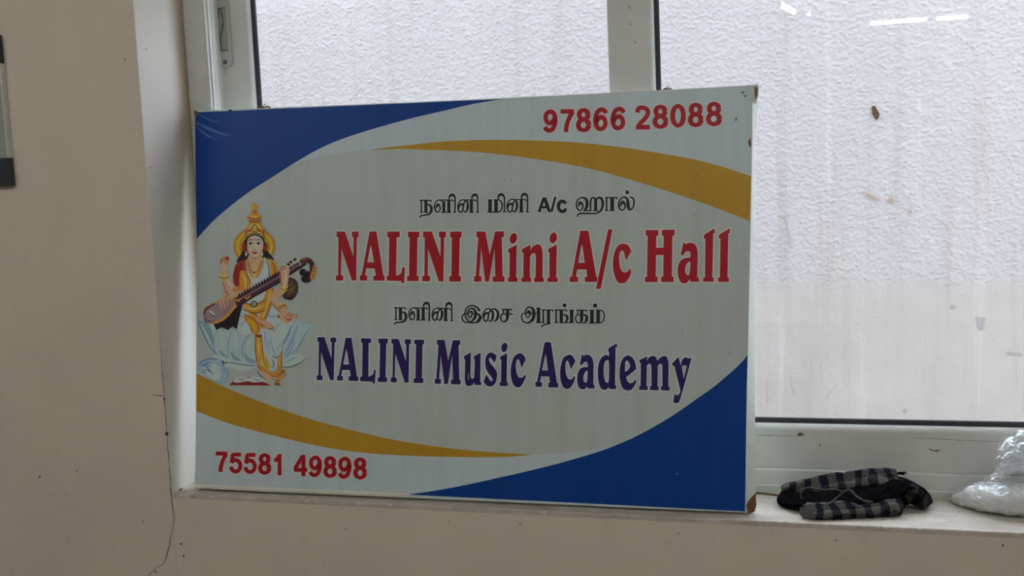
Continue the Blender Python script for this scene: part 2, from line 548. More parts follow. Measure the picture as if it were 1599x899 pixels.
box('wall_west', (-3.1, -8.2, 0), (-3.0, 0, 2.75), M['wall'], kind='structure')
box('wall_east', (5.5, -8.2, 0), (5.6, 0.0, 2.75), M['wall'], kind='structure')
box('wall_south', (-3.1, -8.3, 0), (5.6, -8.2, 2.75), M['wall'], kind='structure')
box('floor', (-3.1, -8.3, -0.1), (5.6, 0.27, 0), M['floor'], kind='structure')
box('ceiling', (-3.1, -8.3, 2.75), (5.6, 0.0, 2.85), M['ceiling'], kind='structure')

# neighbour's wall and the alley outside
OUT_Y = 2.2
import numpy as np
def vnoise(x, z, seed):
    """smooth value noise on arrays"""
    rng = np.random.RandomState(seed); T = rng.rand(256, 256)
    xi = np.floor(x).astype(int); zi = np.floor(z).astype(int)
    fx = x - xi; fz = z - zi
    fx = fx * fx * (3 - 2 * fx); fz = fz * fz * (3 - 2 * fz)
    g = lambda i, j: T[i % 256, j % 256]
    return (g(xi, zi) * (1 - fx) + g(xi + 1, zi) * fx) * (1 - fz) + (g(xi, zi + 1) * (1 - fx) + g(xi + 1, zi + 1) * fx) * fz
def roughcast():
    """neighbour's wall: the stretch seen through the window is real relief"""
    x0, x1, z0, z1, st = -1.1, 3.5, 0.36, 2.4, 0.0036  # unseen top and right end cut short to let sky light in
    nx, nz = int((x1 - x0) / st), int((z1 - z0) / st)
    X, Z = np.meshgrid(np.linspace(x0, x1, nx), np.linspace(z0, z1, nz))
    wx = X + 0.008 * (vnoise(X * 30, Z * 30, 1) - .5); wz = Z + 0.008 * (vnoise(X * 30, Z * 30, 2) - .5)
    h = 1.0 * vnoise(wx * 104, wz * 128, 3) + 0.75 * vnoise(wx * 150, wz * 176, 4) + 0.25 * vnoise(wx * 34, wz * 42, 5)
    h = np.maximum(h, 0.72) - 0.72
    sm = 0.6 * vnoise(wx * 9, wz * 14, 6) + 0.28 * vnoise(wx * 32, wz * 26, 7) + 0.12 * vnoise(wx * 80, wz * 60, 9)
    edge = 0.985 + 0.06 * (vnoise(X * 3, Z * 0 + 3.3, 8) - .5) + 0.03 * (vnoise(X * 16, Z * 9, 10) - .5)
    m = np.clip((Z - edge) / 0.05, 0, 1)
    H = m * (0.0050 * h + 0.003) + (1 - m) * 0.0042 * sm
    H *= np.clip((Z - z0) / .15, 0, 1) * np.clip((z1 - Z) / .1, 0, 1) * np.clip((X - x0) / .1, 0, 1) * np.clip((x1 - X) / .1, 0, 1)
    co = np.stack([X, OUT_Y - H, Z], -1).reshape(-1, 3)
    idx = np.arange(nx * nz).reshape(nz, nx)
    q = np.stack([idx[:-1, :-1], idx[:-1, 1:], idx[1:, 1:], idx[1:, :-1]], -1).reshape(-1, 4)
    n0 = len(co)
    back = np.array([(-6, OUT_Y, -.3), (x0, OUT_Y, -.3), (x0, OUT_Y, z1), (-6, OUT_Y, z1), (x1, OUT_Y, -.3), (x1, OUT_Y, z0), (x0, OUT_Y, z0),
                     (-6, OUT_Y + .2, -.3), (x1, OUT_Y + .2, -.3), (x1, OUT_Y + .2, z1), (-6, OUT_Y + .2, z1), (x1, OUT_Y, z1)])
    bf = np.array([(0, 1, 2, 3), (1, 4, 5, 6), (8, 7, 10, 9), (3, 11, 9, 10), (4, 8, 9, 11), (7, 0, 3, 10)]) + n0
    me = bpy.data.meshes.new('wall_outside')
    co = np.concatenate([co, back]); q = np.concatenate([q, bf])
    me.vertices.add(len(co)); me.vertices.foreach_set('co', co.astype(np.float32).ravel())
    me.loops.add(q.size); me.loops.foreach_set('vertex_index', q.astype(np.int32).ravel())
    me.polygons.add(len(q)); me.polygons.foreach_set('loop_start', (np.arange(len(q)) * 4).astype(np.int32))
    sm_ = np.ones(len(q), bool); sm_[-len(bf):] = False
    me.polygons.foreach_set('use_smooth', sm_)
    me.update(calc_edges=True); me.validate()
    me.materials.append(M['plaster'])
    return link(bpy.data.objects.new('wall_outside', me))
outside_wall = roughcast()
outside_wall['kind'] = 'structure'
tag(outside_wall, label='whitewashed roughcast neighbouring wall seen through the window')
M['alley'] = plain('alley_concrete', (0.62, 0.60, 0.57, 1), 0.9, 0.2, vary=0.08, bscale=5)
box('floor_outside', (-6, 0.27, -0.3), (9, OUT_Y, -0.2), M['alley'], kind='structure')

def blotch(name, H, pts, place, mat_, parent, th=0.0008, label=None):
    """a thin irregular fleck lying on a plane; pts are image pixels mapped by H"""
    bm = bmesh.new()
    q = [mp(H, *p) for p in pts]
    top = [bm.verts.new(place(a, b, th)) for a, b in q]
    bot = [bm.verts.new(place(a, b, -0.0005)) for a, b in q]
    n = len(q)
    bm.faces.new(top); bm.faces.new(bot[::-1])
    for i in range(n):
        bm.faces.new((top[i], bot[i], bot[(i + 1) % n], top[(i + 1) % n]))
    bmesh.ops.recalc_face_normals(bm, faces=bm.faces)
    o = mesh_obj(name, bm, mat_, parent)
    o['kind'] = 'structure' if parent is None else o.get('kind', '')
    if parent is not None and 'kind' in o: del o['kind']
    if label: o['label'] = label
    return o
on_wall = lambda x, z, t: (x, -t, z)
on_sash = lambda x, z, t: (x, 0.185 - t, z)
on_out = lambda x, z, t: (x, OUT_Y - t - (0.009 if z > 1.0 else 0.003), z)

def crack(name, H, pts, place, mat_, parent, w):
    """hairline ribbon with ragged width"""
    P = []
    for i in range(len(pts) - 1):
        (x0, y0), (x1, y1) = pts[i], pts[i + 1]
        n = max(2, int(math.hypot(x1 - x0, y1 - y0) / 5))
        for k in range(n):
            t = k / n
            P.append((x0 + (x1 - x0) * t + random.uniform(-.6, .6), y0 + (y1 - y0) * t + random.uniform(-.4, .4)))
    P.append(pts[-1])
    L, R = [], []
    for i, p in enumerate(P):
        a, b = P[max(i - 1, 0)], P[min(i + 1, len(P) - 1)]
        dx, dy = b[0] - a[0], b[1] - a[1]; l = math.hypot(dx, dy) or 1
        ww = w * random.uniform(.5, 1.25) * (0.35 if i in (0, len(P) - 1) else 1)
        L.append((p[0] - dy / l * ww / 2, p[1] + dx / l * ww / 2)); R.append((p[0] + dy / l * ww / 2, p[1] - dx / l * ww / 2))
    bm = bmesh.new()
    lv = [bm.verts.new(place(*mp(H, *p), 0.0006)) for p in L]; rv = [bm.verts.new(place(*mp(H, *p), 0.0006)) for p in R]
    for i in range(len(P) - 1):
        bm.faces.new((lv[i], lv[i + 1], rv[i + 1], rv[i]))
    bmesh.ops.recalc_face_normals(bm, faces=bm.faces)
    return mesh_obj(name, bm, mat_, parent)

crack('crack', WALL, [(252, 556), (255, 600), (259, 650), (261.5, 690), (265, 735), (267.5, 768), (270, 792), (273, 811), (268, 833), (263, 857), (256, 880), (245, 886), (231, 899)], on_wall, M['crack'], wall, 1.15)
crack('crack', WALL, [(237, 615.5), (245, 617), (256, 617.5)], on_wall, M['crack'], wall, 1.6)
crack('crack', WALL, [(249.5, 520), (252, 556)], on_wall, M['crack'], wall, 0.6)
for (x, y, r) in ((260, 677, 2.6), (256.5, 623, 1.7), (283, 849, 1.6), (287, 868, 1.5), (223, 814, 1.2), (243, 892, 1.6), (234, 262, 0.9), (228, 77, 0.8), (195, 93, 1.3), (120, 735, 1.3), (62, 744, 1.5), (700, 815, 1.1), (540, 826, 1.2), (812, 818, 1.0), (1305, 843, 1.3), (1566, 851, 1.6), (1060, 832, 1.0)):
    pts = [(x + r * random.uniform(.6, 1.2) * math.cos(a * math.pi / 4), y + r * random.uniform(.8, 1.4) * math.sin(a * math.pi / 4)) for a in range(8)]
    blotch('dent', WALL, pts, on_wall, M['hole'] if r > 2 else M['crack'], wall)
# stains on the neighbour's wall
pit = [(1361, 166), (1366, 166), (1369, 171), (1373, 179), (1371, 186), (1367, 187), (1362, 178)]
M['chip'] = plain('dark_brown_chip', (0.07, 0.045, 0.028, 1), 0.9, 0.1, vary=0.5, bscale=120)
blotch('chip', OUTW, pit, on_out, M['chip'], outside_wall, 0.004)
for pts in ([(1346, 299), (1356, 302), (1364, 306), (1372, 309), (1371, 312), (1362, 309), (1352, 303)], [(1386, 310), (1393, 309), (1395, 313), (1391, 317), (1386, 314)], [(1418, 328), (1424, 329), (1423, 332), (1419, 331)]):
    blotch('stain', OUTW, pts, on_out, M['stain'], outside_wall, 0.003)
for pts in ([(1524, 496), (1538, 495), (1534, 514), (1528, 513)], [(1570, 549), (1596, 551), (1596, 554), (1576, 554)], [(1409, 639), (1416, 638), (1415, 644), (1410, 643)], [(1484, 477), (1491, 476), (1491, 481), (1486, 482)]):
    blotch('patch', OUTW, pts, on_out, M['greypatch'], outside_wall, 0.002)
crack('crack', OUTW, [(1226, 330), (1228, 350), (1234, 380), (1236, 392)], on_out, M['greypatch'], outside_wall, 1.2)
for pts in ([(1234, 585), (1240, 622)], [(1281, 565), (1284, 598)], [(1265, 560), (1270, 600)], [(1308, 598), (1289, 622)], [(1197, 590), (1199, 630)]):
    crack('scratch', OUTW, pts, on_out, M['greypatch'], outside_wall, 1.0)

# paint flakes on the sill's front arris
for (x, w) in ((283, 6), (291, 8), (331, 8), (480, 6), (560, 9), (610, 5), (850, 7), (1218, 6), (1385, 9), (1437, 9), (1290, 4)):
    y0 = 771 + (x - 268) * 0.0452 + 1.5
    pts = [(x + w * random.uniform(.35, .6) * math.cos(a * math.pi / 4), y0 + 1.7 * random.uniform(.7, 1.2) * math.sin(a * math.pi / 4)) for a in range(8)]
    blotch('paint_flake', WALL, pts, on_wall, M['flake'], sill, 0.0022)
# dark hole in the sill corner
bm = bmesh.new()
hx = [mp(SILL, 281.5 + 3.6 * math.cos(a * math.pi / 5), 762.5 + 3.6 * math.sin(a * math.pi / 5)) for a in range(10)]
bm.faces.new([bm.verts.new((x, y, ZS + 0.0006)) for x, y in hx][::1])
bmesh.ops.recalc_face_normals(bm, faces=bm.faces)
mesh_obj('nail_hole', bm, M['hole'], sill)

# ------------------------------------------------------------------ window: outer frame, two sliding sashes
win = empty('window_1'); win['kind'] = 'structure'
fr_bm = bmesh.new()
FO, FI = 0.175, 0.262
prism_z(fr_bm, [(0, FO + .003), (.003, FO), (.056, FO), (.066, FO + 0.001), (.0675, FO + 0.006), (.0675, FI), (0, FI)], ZS, WIN_T)
prism_z(fr_bm, [(WIN_R, FO), (WIN_R - .066, FO), (WIN_R - .0675, FO + .004), (WIN_R - .0675, FI), (WIN_R, FI)], ZS, WIN_T)
prism_x(fr_bm, [(FO, ZS), (FO, ZS + .014), (FO + .002, ZS + .016), (FO + .002, ZS + .046), (FO + .004, ZS + .049), (FO + .007, ZS + .049), (FO + .008, ZS + .03), (FI, ZS + .03), (FI, ZS)], 0.0675, WIN_R - .0675)
prism_x(fr_bm, [(FO, WIN_T), (FO, WIN_T - .067), (FI, WIN_T - .067), (FI, WIN_T)], 0.0675, WIN_R - .0675)
mesh_obj('outer_frame', fr_bm, M['upvc'], win)
bm = bmesh.new()
prism_z(bm, [(.0575, FO + .001), (.0580, FO - .004), (.0600, FO - .005), (.0612, FO - .004), (.0690, FO + .020), (.0672, FO + .022)], ZS + .05, WIN_T - .06)
mesh_obj('frame_lip', bm, M['upvc'], win)

def sash(x0, x1, y0, bar_l, bar_r, seal_l=True, seal_r=True):
    z0, z1 = ZS + 0.034, WIN_T - 0.05
    d = 0.030
    zr = 0.929
    bead = 0.0120; gk = 0.0090
    bm = bmesh.new()
    # stiles with a rounded glazing bead towards the glass
    def stile(xa, xb, s, bd):
        # s=+1: glass on the +x side
        o, i = (xa, xb) if s > 0 else (xb, xa)
        pr = [(o, y0 + .002), (o + s * .002, y0)]
        if bd:
            bs = .0130; b0 = i - s * (bs + gk)
            pr += [(b0, y0), (b0 + s * bs * .25, y0 + .0006), (b0 + s * bs * .5, y0 + .0022), (b0 + s * bs * .72, y0 + .0048), (b0 + s * bs * .88, y0 + .0080), (b0 + s * bs, y0 + .0130), (b0 + s * bs, y0 + d), (o, y0 + d)]
        else:
            pr += [(i - s * .001, y0), (i, y0 + .001), (i, y0 + d), (o, y0 + d)]
        prism_z(bm, pr, z0, z1)
    stile(x0, x0 + bar_l, 1, seal_l)
    stile(x1 - bar_r, x1, -1, seal_r)
    xa, xb = x0 + bar_l - (bead + gk), x1 - bar_r + (bead + gk)
    prism_x(bm, [(y0, z0), (y0, zr - .001), (y0 + .0008, zr + .0025), (y0 + .0025, zr + .0058), (y0 + .0055, zr + .0088), (y0 + .0095, zr + .0108), (y0 + .0140, zr + bead), (y0 + d, zr + bead), (y0 + d, z0)], xa, xb)
    zt = z1 - .095
    prism_x(bm, [(y0, z1), (y0, zt), (y0 + .0035, zt - bead * .75), (y0 + .0105, zt - bead), (y0 + d, zt - bead), (y0 + d, z1)], xa, xb)
    o = mesh_obj('sash', bm, M['upvc'], win)
    yg = y0 + 0.012
    g = bmesh.new()
    gx0, gx1 = x0 + bar_l - gk, x1 - bar_r + gk
    if seal_l: prism_z(g, [(gx0 - .001, yg - .0015), (gx0 + gk * .8, yg), (gx0 + gk, yg + .002), (gx0 + gk, yg + .006), (gx0 - .001, yg + .006)], zr + bead, zt - bead)
    if seal_r: prism_z(g, [(gx1 + .001, yg - .0015), (gx1 - gk * .8, yg), (gx1 - gk, yg + .002), (gx1 - gk, yg + .006), (gx1 + .001, yg + .006)], zr + bead, zt - bead)
    prism_x(g, [(yg - .0015, zr + bead - .001), (yg, zr + bead + gk * .8), (yg + .002, zr + bead + gk), (yg + .006, zr + bead + gk), (yg + .006, zr + bead - .001)], gx0, gx1)
    mesh_obj('gasket', g, M['gasket'], o)
    box('glass_pane', (gx0 + (gk if seal_l else -.004) - .003, yg + .0025, zr + bead + gk - .002), (gx1 - gk + .003, yg + .0065, zt - bead), M['glass'], o)
    return o
sash_r = sash(0.9765, 1.992, 0.185, 0.1045, 0.1045)
sash_r['label'] = 'right white sliding sash with a wide bottom rail'
sash_l = sash(0.048, 1.072, 0.222, 0.1045, 0.095)
sash_l['label'] = 'left white sliding sash with a lock plate on its stile'

# lock plate on the left stile
lx, lz0 = 0.0765, 1.748
bm = bmesh.new()
prof = []
for i in range(9):
    a = math.pi + math.pi * i / 8
    prof.append((lx + 0.0185 * math.cos(a) * (1 if abs(math.cos(a)) < .99 else 1), lz0 + 0.010 + 0.010 * math.sin(a)))
prof += [(lx + 0.0185, 2.0), (lx - 0.0185, 2.0)]
A = [bm.verts.new((x, 0.2160, z)) for x, z in prof]; B = [bm.verts.new((x, 0.2222, z)) for x, z in prof]
n = len(prof)
f = bm.faces.new(A); bm.faces.new(B[::-1])
for i in range(n): bm.faces.new((A[i], B[i], B[(i + 1) % n], A[(i + 1) % n]))
bmesh.ops.recalc_face_normals(bm, faces=bm.faces)
bmesh.ops.bevel(bm, geom=[e for e in bm.edges if abs(e.verts[0].co.y - .2160) < 1e-5 and abs(e.verts[1].co.y - .2160) < 1e-5], offset=0.001, segments=2, affect='EDGES')
plate = mesh_obj('lock_plate', bm, M['lock'], sash_l)
plate['label'] = 'grey lock plate'
bm = bmesh.new()
add_box(bm, (lx - 0.0085, 0.2156, 1.785), (lx + 0.0115, 0.2166, 1.884))
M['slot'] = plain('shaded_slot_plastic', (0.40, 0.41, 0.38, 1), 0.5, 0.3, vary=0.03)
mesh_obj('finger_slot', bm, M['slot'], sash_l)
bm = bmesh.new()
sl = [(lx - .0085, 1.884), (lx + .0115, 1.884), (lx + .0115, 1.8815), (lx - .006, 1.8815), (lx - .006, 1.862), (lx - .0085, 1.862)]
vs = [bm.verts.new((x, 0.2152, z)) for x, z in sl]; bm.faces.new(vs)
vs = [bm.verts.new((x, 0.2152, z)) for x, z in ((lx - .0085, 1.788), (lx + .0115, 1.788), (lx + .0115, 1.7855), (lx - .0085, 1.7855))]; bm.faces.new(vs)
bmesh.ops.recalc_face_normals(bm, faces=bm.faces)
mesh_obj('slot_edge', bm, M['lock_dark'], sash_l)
bm = bmesh.new()
tube(bm, [(lx - .004, .2150, 1.881), (lx + .000, .2148, 1.874), (lx + .002, .2146, 1.862), (lx + .0022, .2146, 1.846), (lx - .0015, .2148, 1.832), (lx - .0062, .215, 1.821), (lx - .0072, .215, 1.805), (lx - .0066, .215, 1.788)], 0.0016, 6)
mesh_obj('lock_lever', bm, M['lock_dark'], sash_l)
bm = bmesh.new()
bmesh.ops.create_cone(bm, cap_ends=True, segments=16, radius1=0.0054, radius2=0.0048, depth=0.002, matrix=Matrix.Translation((lx + 0.0005, 0.2154, 1.7605)) @ Matrix.Rotation(math.pi / 2, 4, 'X'))
mesh_obj('screw', bm, M['screw'], sash_l)

# little marks and scratches on the right sash
for pts in ([(1244, 679), (1249, 674), (1252, 676), (1257, 678), (1252, 680), (1247, 681)], [(1449, 699), (1453, 703), (1463, 705), (1470, 702), (1464, 702), (1458, 703)], [(1558, 703), (1564, 704), (1568, 706), (1562, 706)], [(1279, 693), (1281, 692), (1281, 695), (1279, 696)]):
    blotch('scuff', SASH, pts, on_sash, M['smudge'], win, 0.0006)
crack('scratch', SASH, [(1180, 679), (1210, 679.6), (1244, 680.5)], on_sash, M['smudge'], win, 0.6)
crack('scratch', SASH, [(1430, 683), (1500, 687), (1580, 690)], on_sash, M['lock_dark'], win, 0.6)
for pts in ([(982, 10), (984, 10), (983, 16)], [(983, 36), (986, 38), (985, 40)], [(990, 65), (993, 66), (992, 68)]):
    blotch('scuff', SASH, pts, on_sash, M['lock_dark'], win, 0.0004)

# ------------------------------------------------------------------ ceiling tube lights (the far ones show in the right pane)
def tube_light(p, q, label, r=0.014):
    p, q = Vector(p), Vector(q)
    root = empty('tube_light', (p + q) / 2)
    tag(root, label, 'light', 'ceiling tube lights')
    d = (q - p); hl = d.length / 2; ax = d.normalized()
    bm = bmesh.new(); tube(bm, [-ax * hl, ax * hl], r, 12)
    mesh_obj('lamp_tube', bm, M['tube'], root)
    bm = bmesh.new()
    prof = [(-.022, .018), (.022, .018), (.016, .05), (-.016, .05)]
    sd = Vector((-ax.y, ax.x, 0))
    A = [bm.verts.new(-ax * (hl + .02) + sd * a + Vector((0, 0, b))) for a, b in prof]
    B = [bm.verts.new(ax * (hl + .02) + sd * a + Vector((0, 0, b))) for a, b in prof]
    for i in range(4): bm.faces.new((A[i], A[(i + 1) % 4], B[(i + 1) % 4], B[i]))
    bm.faces.new(A); bm.faces.new(B)
    bmesh.ops.recalc_face_normals(bm, faces=bm.faces)
    mesh_obj('batten', bm, M['fitting'], root)
    for sgn in (-1, 1):
        c = ax * (hl * sgn)
        bm = bmesh.new(); add_box(bm, c - Vector((.014, .014, .016)), c + Vector((.014, .014, .03)), .002)
        mesh_obj('lamp_holder', bm, M['fitting'], root)
    return root
TZ = 2.70
tube_light((2.05, -6.28, TZ), (2.50, -6.30, TZ), 'long tube light at the far end of the hall, mirrored in the right pane')
tube_light((2.55, -6.32, TZ), (2.81, -6.35, TZ), 'short tube light at the far end of the hall, at the right in the pane')
tube_light((1.345, -5.05, TZ), (1.455, -5.44, TZ), 'tube light running down the hall, mirrored as a slanting streak in the right pane')
tube_light((1.545, -5.42, TZ), (1.56, -5.56, TZ), 'shortest tube light, mirrored as a stub in the right pane')
for x in (-1.2, 1.2, 3.6):  # rows added outside the mirrored view to light the room
    for y in (-1.8, -2.7):
        tube_light((x - .6, y, TZ), (x + .6, y, TZ), 'added ceiling tube light, out of view, to light the hall, %s one of the row %s the window' % ({-1.2: 'left', 1.2: 'middle', 3.6: 'right'}[x], 'nearer' if y > -2 else 'farther from'))

# ================================================================== THE SIGN BOARD
sign = empty('sign_board')
LEAN = (0.150099930, 0.988670830)
sign.matrix_world = Matrix(((1, 0, 0, 0.045024), (0, LEAN[0], -LEAN[1], 0.022506), (0, LEAN[1], LEAN[0], 0.8034), (0, 0, 0, 1)))
tag(sign, 'large printed flex sign board leaning against the window on the sill', 'sign')
BL, BR, TR, TL = (0.0004, 0.0002), (1.1934, -0.0002), (1.2184, 0.8226), (-0.0150, 0.8541)
def bd(x, y): return mp(BOARD, x, y)
edge_l = [bd(303.6, 762), bd(304.8, 720), bd(306, 620), bd(307, 480), bd(306.6, 370), bd(305, 250), bd(304.4, 190), bd(304, 172.5)]
edge_t = [bd(330, 171.3), bd(352, 170.6), bd(360, 170.6), bd(420, 168.3), bd(520, 164.2), bd(640, 159.2), bd(780, 153), bd(900, 147), bd(1030, 140.5), bd(1120, 135.5), bd(1175.5, 132)]
edge_r = [bd(1175.8, 150), bd(1175, 220), bd(1173.4, 300), bd(1171.6, 400), bd(1169.3, 500), bd(1167.2, 600), bd(1166, 700), bd(1165.2, 800)]
edge_b = [bd(1020, 794.5), bd(860, 787.2), bd(700, 780), bd(540, 773), bd(420, 768)]
OUT = edge_l + edge_t + edge_r + edge_b            # clockwise seen from the front
TH = 0.0235
# body: rounded front arris, side walls that splay out to the back as the wrapped flex does
bm = bmesh.new()
def ring(off, z, extra=None):
    cx, cy = 0.6, 0.41
    vs = []
    n = len(OUT)
    for i, (x, y) in enumerate(OUT):
        a = Vector(OUT[i - 1]); b = Vector(OUT[(i + 1) % n]); d = (b - a).normalized()
        nn = Vector((-d.y, d.x))
        ex = extra(i, x, y) if extra else 0
        vs.append(bm.verts.new((x + nn.x * off + ex, y + nn.y * off, z)))
    return vs
nL, nT, nR = len(edge_l), len(edge_t), len(edge_r)
def splay(i, x, y):
    k = i - (nL + nT)
    if 0 <= k < nR:
        return [0.010, 0.003, 0.005, 0.008, 0.0105, 0.013, 0.0155, 0.017][k]
    if i == nL + nT - 1: return 0.010
    return 0
r0 = ring(-0.0016, 0.0)
r1 = ring(-0.0004, -0.0005)
r2 = ring(0.0, -0.0018)
r3 = ring(0.0, -TH + .0005, splay)
r4 = ring(-0.004, -TH, splay)
for A, B in ((r0, r1), (r1, r2), (r2, r3), (r3, r4)):
    n = len(A)
    for i in range(n): bm.faces.new((A[i], B[i], B[(i + 1) % n], A[(i + 1) % n]))
bm.faces.new(r0); bm.faces.new(r4[::-1])
bmesh.ops.recalc_face_normals(bm, faces=bm.faces)
M['wrap'] = ink('wrap', 126, 130, 124)
mesh_obj('banner_box', bm, M['wrap'], sign)

W_SW = 'S'
art = Art(0.00002)
ins = [(x, y) for x, y in OUT]
def inset(poly, w):
    c = []
    n = len(poly)
    for i in range(n):
        a = Vector(poly[i - 1]); b = Vector(poly[(i + 1) % n]); d = (b - a).normalized()
        c.append((poly[i][0] + d.y * w, poly[i][1] - d.x * w))
    return c
art.fill('grey', [inset(OUT, 0.0016)])
art.done('banner_sheet', sign, 'pale grey printed sheet')

# white oval field
CT = '457.8,255.7 S 492,246 510,243 550,236.6 579,233.8 612,232.6 640,232.6 740,236.6 830,247.3 916.8,262.3 1003.6,286.3 1090.4,314.4'
art = Art(0.00010)
art.poly('white', '307.6,373 S 331,347 359.4,322.2 390,299 426,276 457.8,255.7 c 510,243.2 550,236.4 579,233.8 640,233.2 740,237 830,247.3 916.8,262.3 1003.6,286.3 1090.4,314.4 1171.6,345 L 1168,553.9 S 1151.7,571.7 1116,602.6 1088.7,622 1066.2,638 1040,655 1000,677.5 965,693.5 c 930,700.5 880,707 830,709.6 L 800,707 S 760,704.6 700,698.8 623.7,688 557,673.5 495.6,657.4 423.5,633.4 356.7,606.7 306.4,582.7 L')
art.done('oval_field', sign, 'off-white oval field of the print')
art = Art(0.00022)
art.poly('blue', '304.9,175.2 L 358,173.2 420,170.2 520,166.2 640,161 770,155.2 787,154.4 S 745,161 704,170.3 640,185.4 579.3,202.2 527.2,219.6 492.5,235.5 457.8,255.7 426,276 390,299 359.4,322.2 331,347 307.3,373 L 306.5,330 305.2,240')
art.done('blue_corner', sign)
art = Art(0.00022)
art.poly('blue', '1167.6,553.9 S 1151.7,571.7 1116,602.6 1088.7,622 1066.2,638 1040,655 1000,677.5 965,693.5 925,708 850,729 750,752 690,764 636,772 L 700,775.2 860,782.8 1020,791 1163.4,798.2 1164.6,700 1166,600')
art.done('blue_corner', sign)
art = Art(0.00022)
art.poly('yellow', '579,233.8 S 612,229.4 640,226.4 680,222 720,219.6 770,218.3 830,219.2 887.9,221.6 951.5,227.6 1015,236.6 1078.8,247.8 1125,259.6 1173,275 L 1171.2,345 S 1090.4,314.4 1003.6,286.3 916.8,262.3 830,247.3 740,237 640,233 610,233')
art.done('yellow_swoosh', sign)
art = Art(0.00022)
art.poly('yellow', '306.6,582.7 S 356.7,606.7 423.5,633.4 495.6,657.4 557,673.5 623.7,688 700,699.2 760,705 800,707.6 832,709.4 c 800,712.6 760,713.6 700,713 623.7,710.6 557,705.5 495.6,695.6 423.5,678.8 356.7,660.6 306.5,641.4 L')
art.done('yellow_swoosh', sign)
# folded lower hem of the flex: a pale rounded strip
bm = bmesh.new()
hem = [(303.8, 755.5), (420, 760.6), (540, 765.6), (640, 770.2)]
hem2 = [(303.6, 762), (420, 768), (540, 773), (640, 777.3)]
for k in range(3):
    a, b, c, d = mp(BOARD, *hem[k]), mp(BOARD, *hem[k + 1]), mp(BOARD, *hem2[k + 1]), mp(BOARD, *hem2[k])
    rows = []
    for t, z in ((0, .0003), (.3, .0022), (.7, .0022), (1, .0002)):
        rows.append([bm.verts.new((a[0] + (d[0] - a[0]) * t, a[1] + (d[1] - a[1]) * t, z)), bm.verts.new((b[0] + (c[0] - b[0]) * t, b[1] + (c[1] - b[1]) * t, z))])
    for r in range(3): bm.faces.new((rows[r][0], rows[r + 1][0], rows[r + 1][1], rows[r][1]))
bmesh.ops.recalc_face_normals(bm, faces=bm.faces)
mesh_obj('bottom_hem', bm, I('lip'), sign, smooth=False)

# thin raised edge of the flex along the top, lit through from behind
def lip_mat():
    t = NT('thin_white_flex_edge')
    t.t.nodes.remove(t.bsdf)
    df = t.n('ShaderNodeBsdfDiffuse'); df.inputs['Color'].default_value = (0.75, 0.78, 0.80, 1)
    tl = t.n('ShaderNodeBsdfTranslucent'); tl.inputs['Color'].default_value = (0.85, 0.88, 0.92, 1)
    mx = t.n('ShaderNodeMixShader'); mx.inputs[0].default_value = 0.6
    t.l(df.outputs[0], mx.inputs[1]); t.l(tl.outputs[0], mx.inputs[2]); t.l(mx.outputs[0], t.out.inputs['Surface'])
    return t.m
M['lip'] = lip_mat()
bm = bmesh.new()
tl_ = [bd(318, 171.9), bd(356, 170.6)] , [bd(470, 166.3), bd(560, 162.5), bd(640, 159.2), bd(780, 153), bd(900, 147), bd(1030, 140.5), bd(1120, 135.5), bd(1172, 132.2)]
for run in tl_:
    lo = [bm.verts.new((x, y - .0004, -TH + .004)) for x, y in run]
    hi = [bm.verts.new((x, y + .0022 + .0006 * math.sin(x * 31), -TH + .003)) for x, y in run]
    for i in range(len(run) - 1): bm.faces.new((lo[i], lo[i + 1], hi[i + 1], hi[i]))
mesh_obj('top_lip', bm, M['lip'], sign)

# creases at the upper left corner, rusty corner, torn flap
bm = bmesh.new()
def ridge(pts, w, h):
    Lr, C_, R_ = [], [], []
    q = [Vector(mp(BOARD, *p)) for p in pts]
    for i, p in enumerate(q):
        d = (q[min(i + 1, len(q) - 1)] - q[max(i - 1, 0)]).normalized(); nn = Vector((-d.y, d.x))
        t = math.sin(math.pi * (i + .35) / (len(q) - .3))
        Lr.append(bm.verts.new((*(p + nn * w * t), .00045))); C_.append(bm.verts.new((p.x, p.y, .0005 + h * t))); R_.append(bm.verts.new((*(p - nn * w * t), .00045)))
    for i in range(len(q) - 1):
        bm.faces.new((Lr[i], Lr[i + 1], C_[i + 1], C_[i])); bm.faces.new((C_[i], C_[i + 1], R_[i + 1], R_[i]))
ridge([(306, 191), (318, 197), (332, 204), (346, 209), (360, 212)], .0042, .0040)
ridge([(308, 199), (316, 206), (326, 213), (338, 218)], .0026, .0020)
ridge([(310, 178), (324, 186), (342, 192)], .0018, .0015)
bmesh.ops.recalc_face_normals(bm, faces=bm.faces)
for f in bm.faces:
    if f.normal.z < 0: f.normal_flip()
mesh_obj('crease', bm, ink('crease_lit_blue', 40, 66, 108), sign, smooth=True)  # lighter blue paints the light caught on the crease ridges

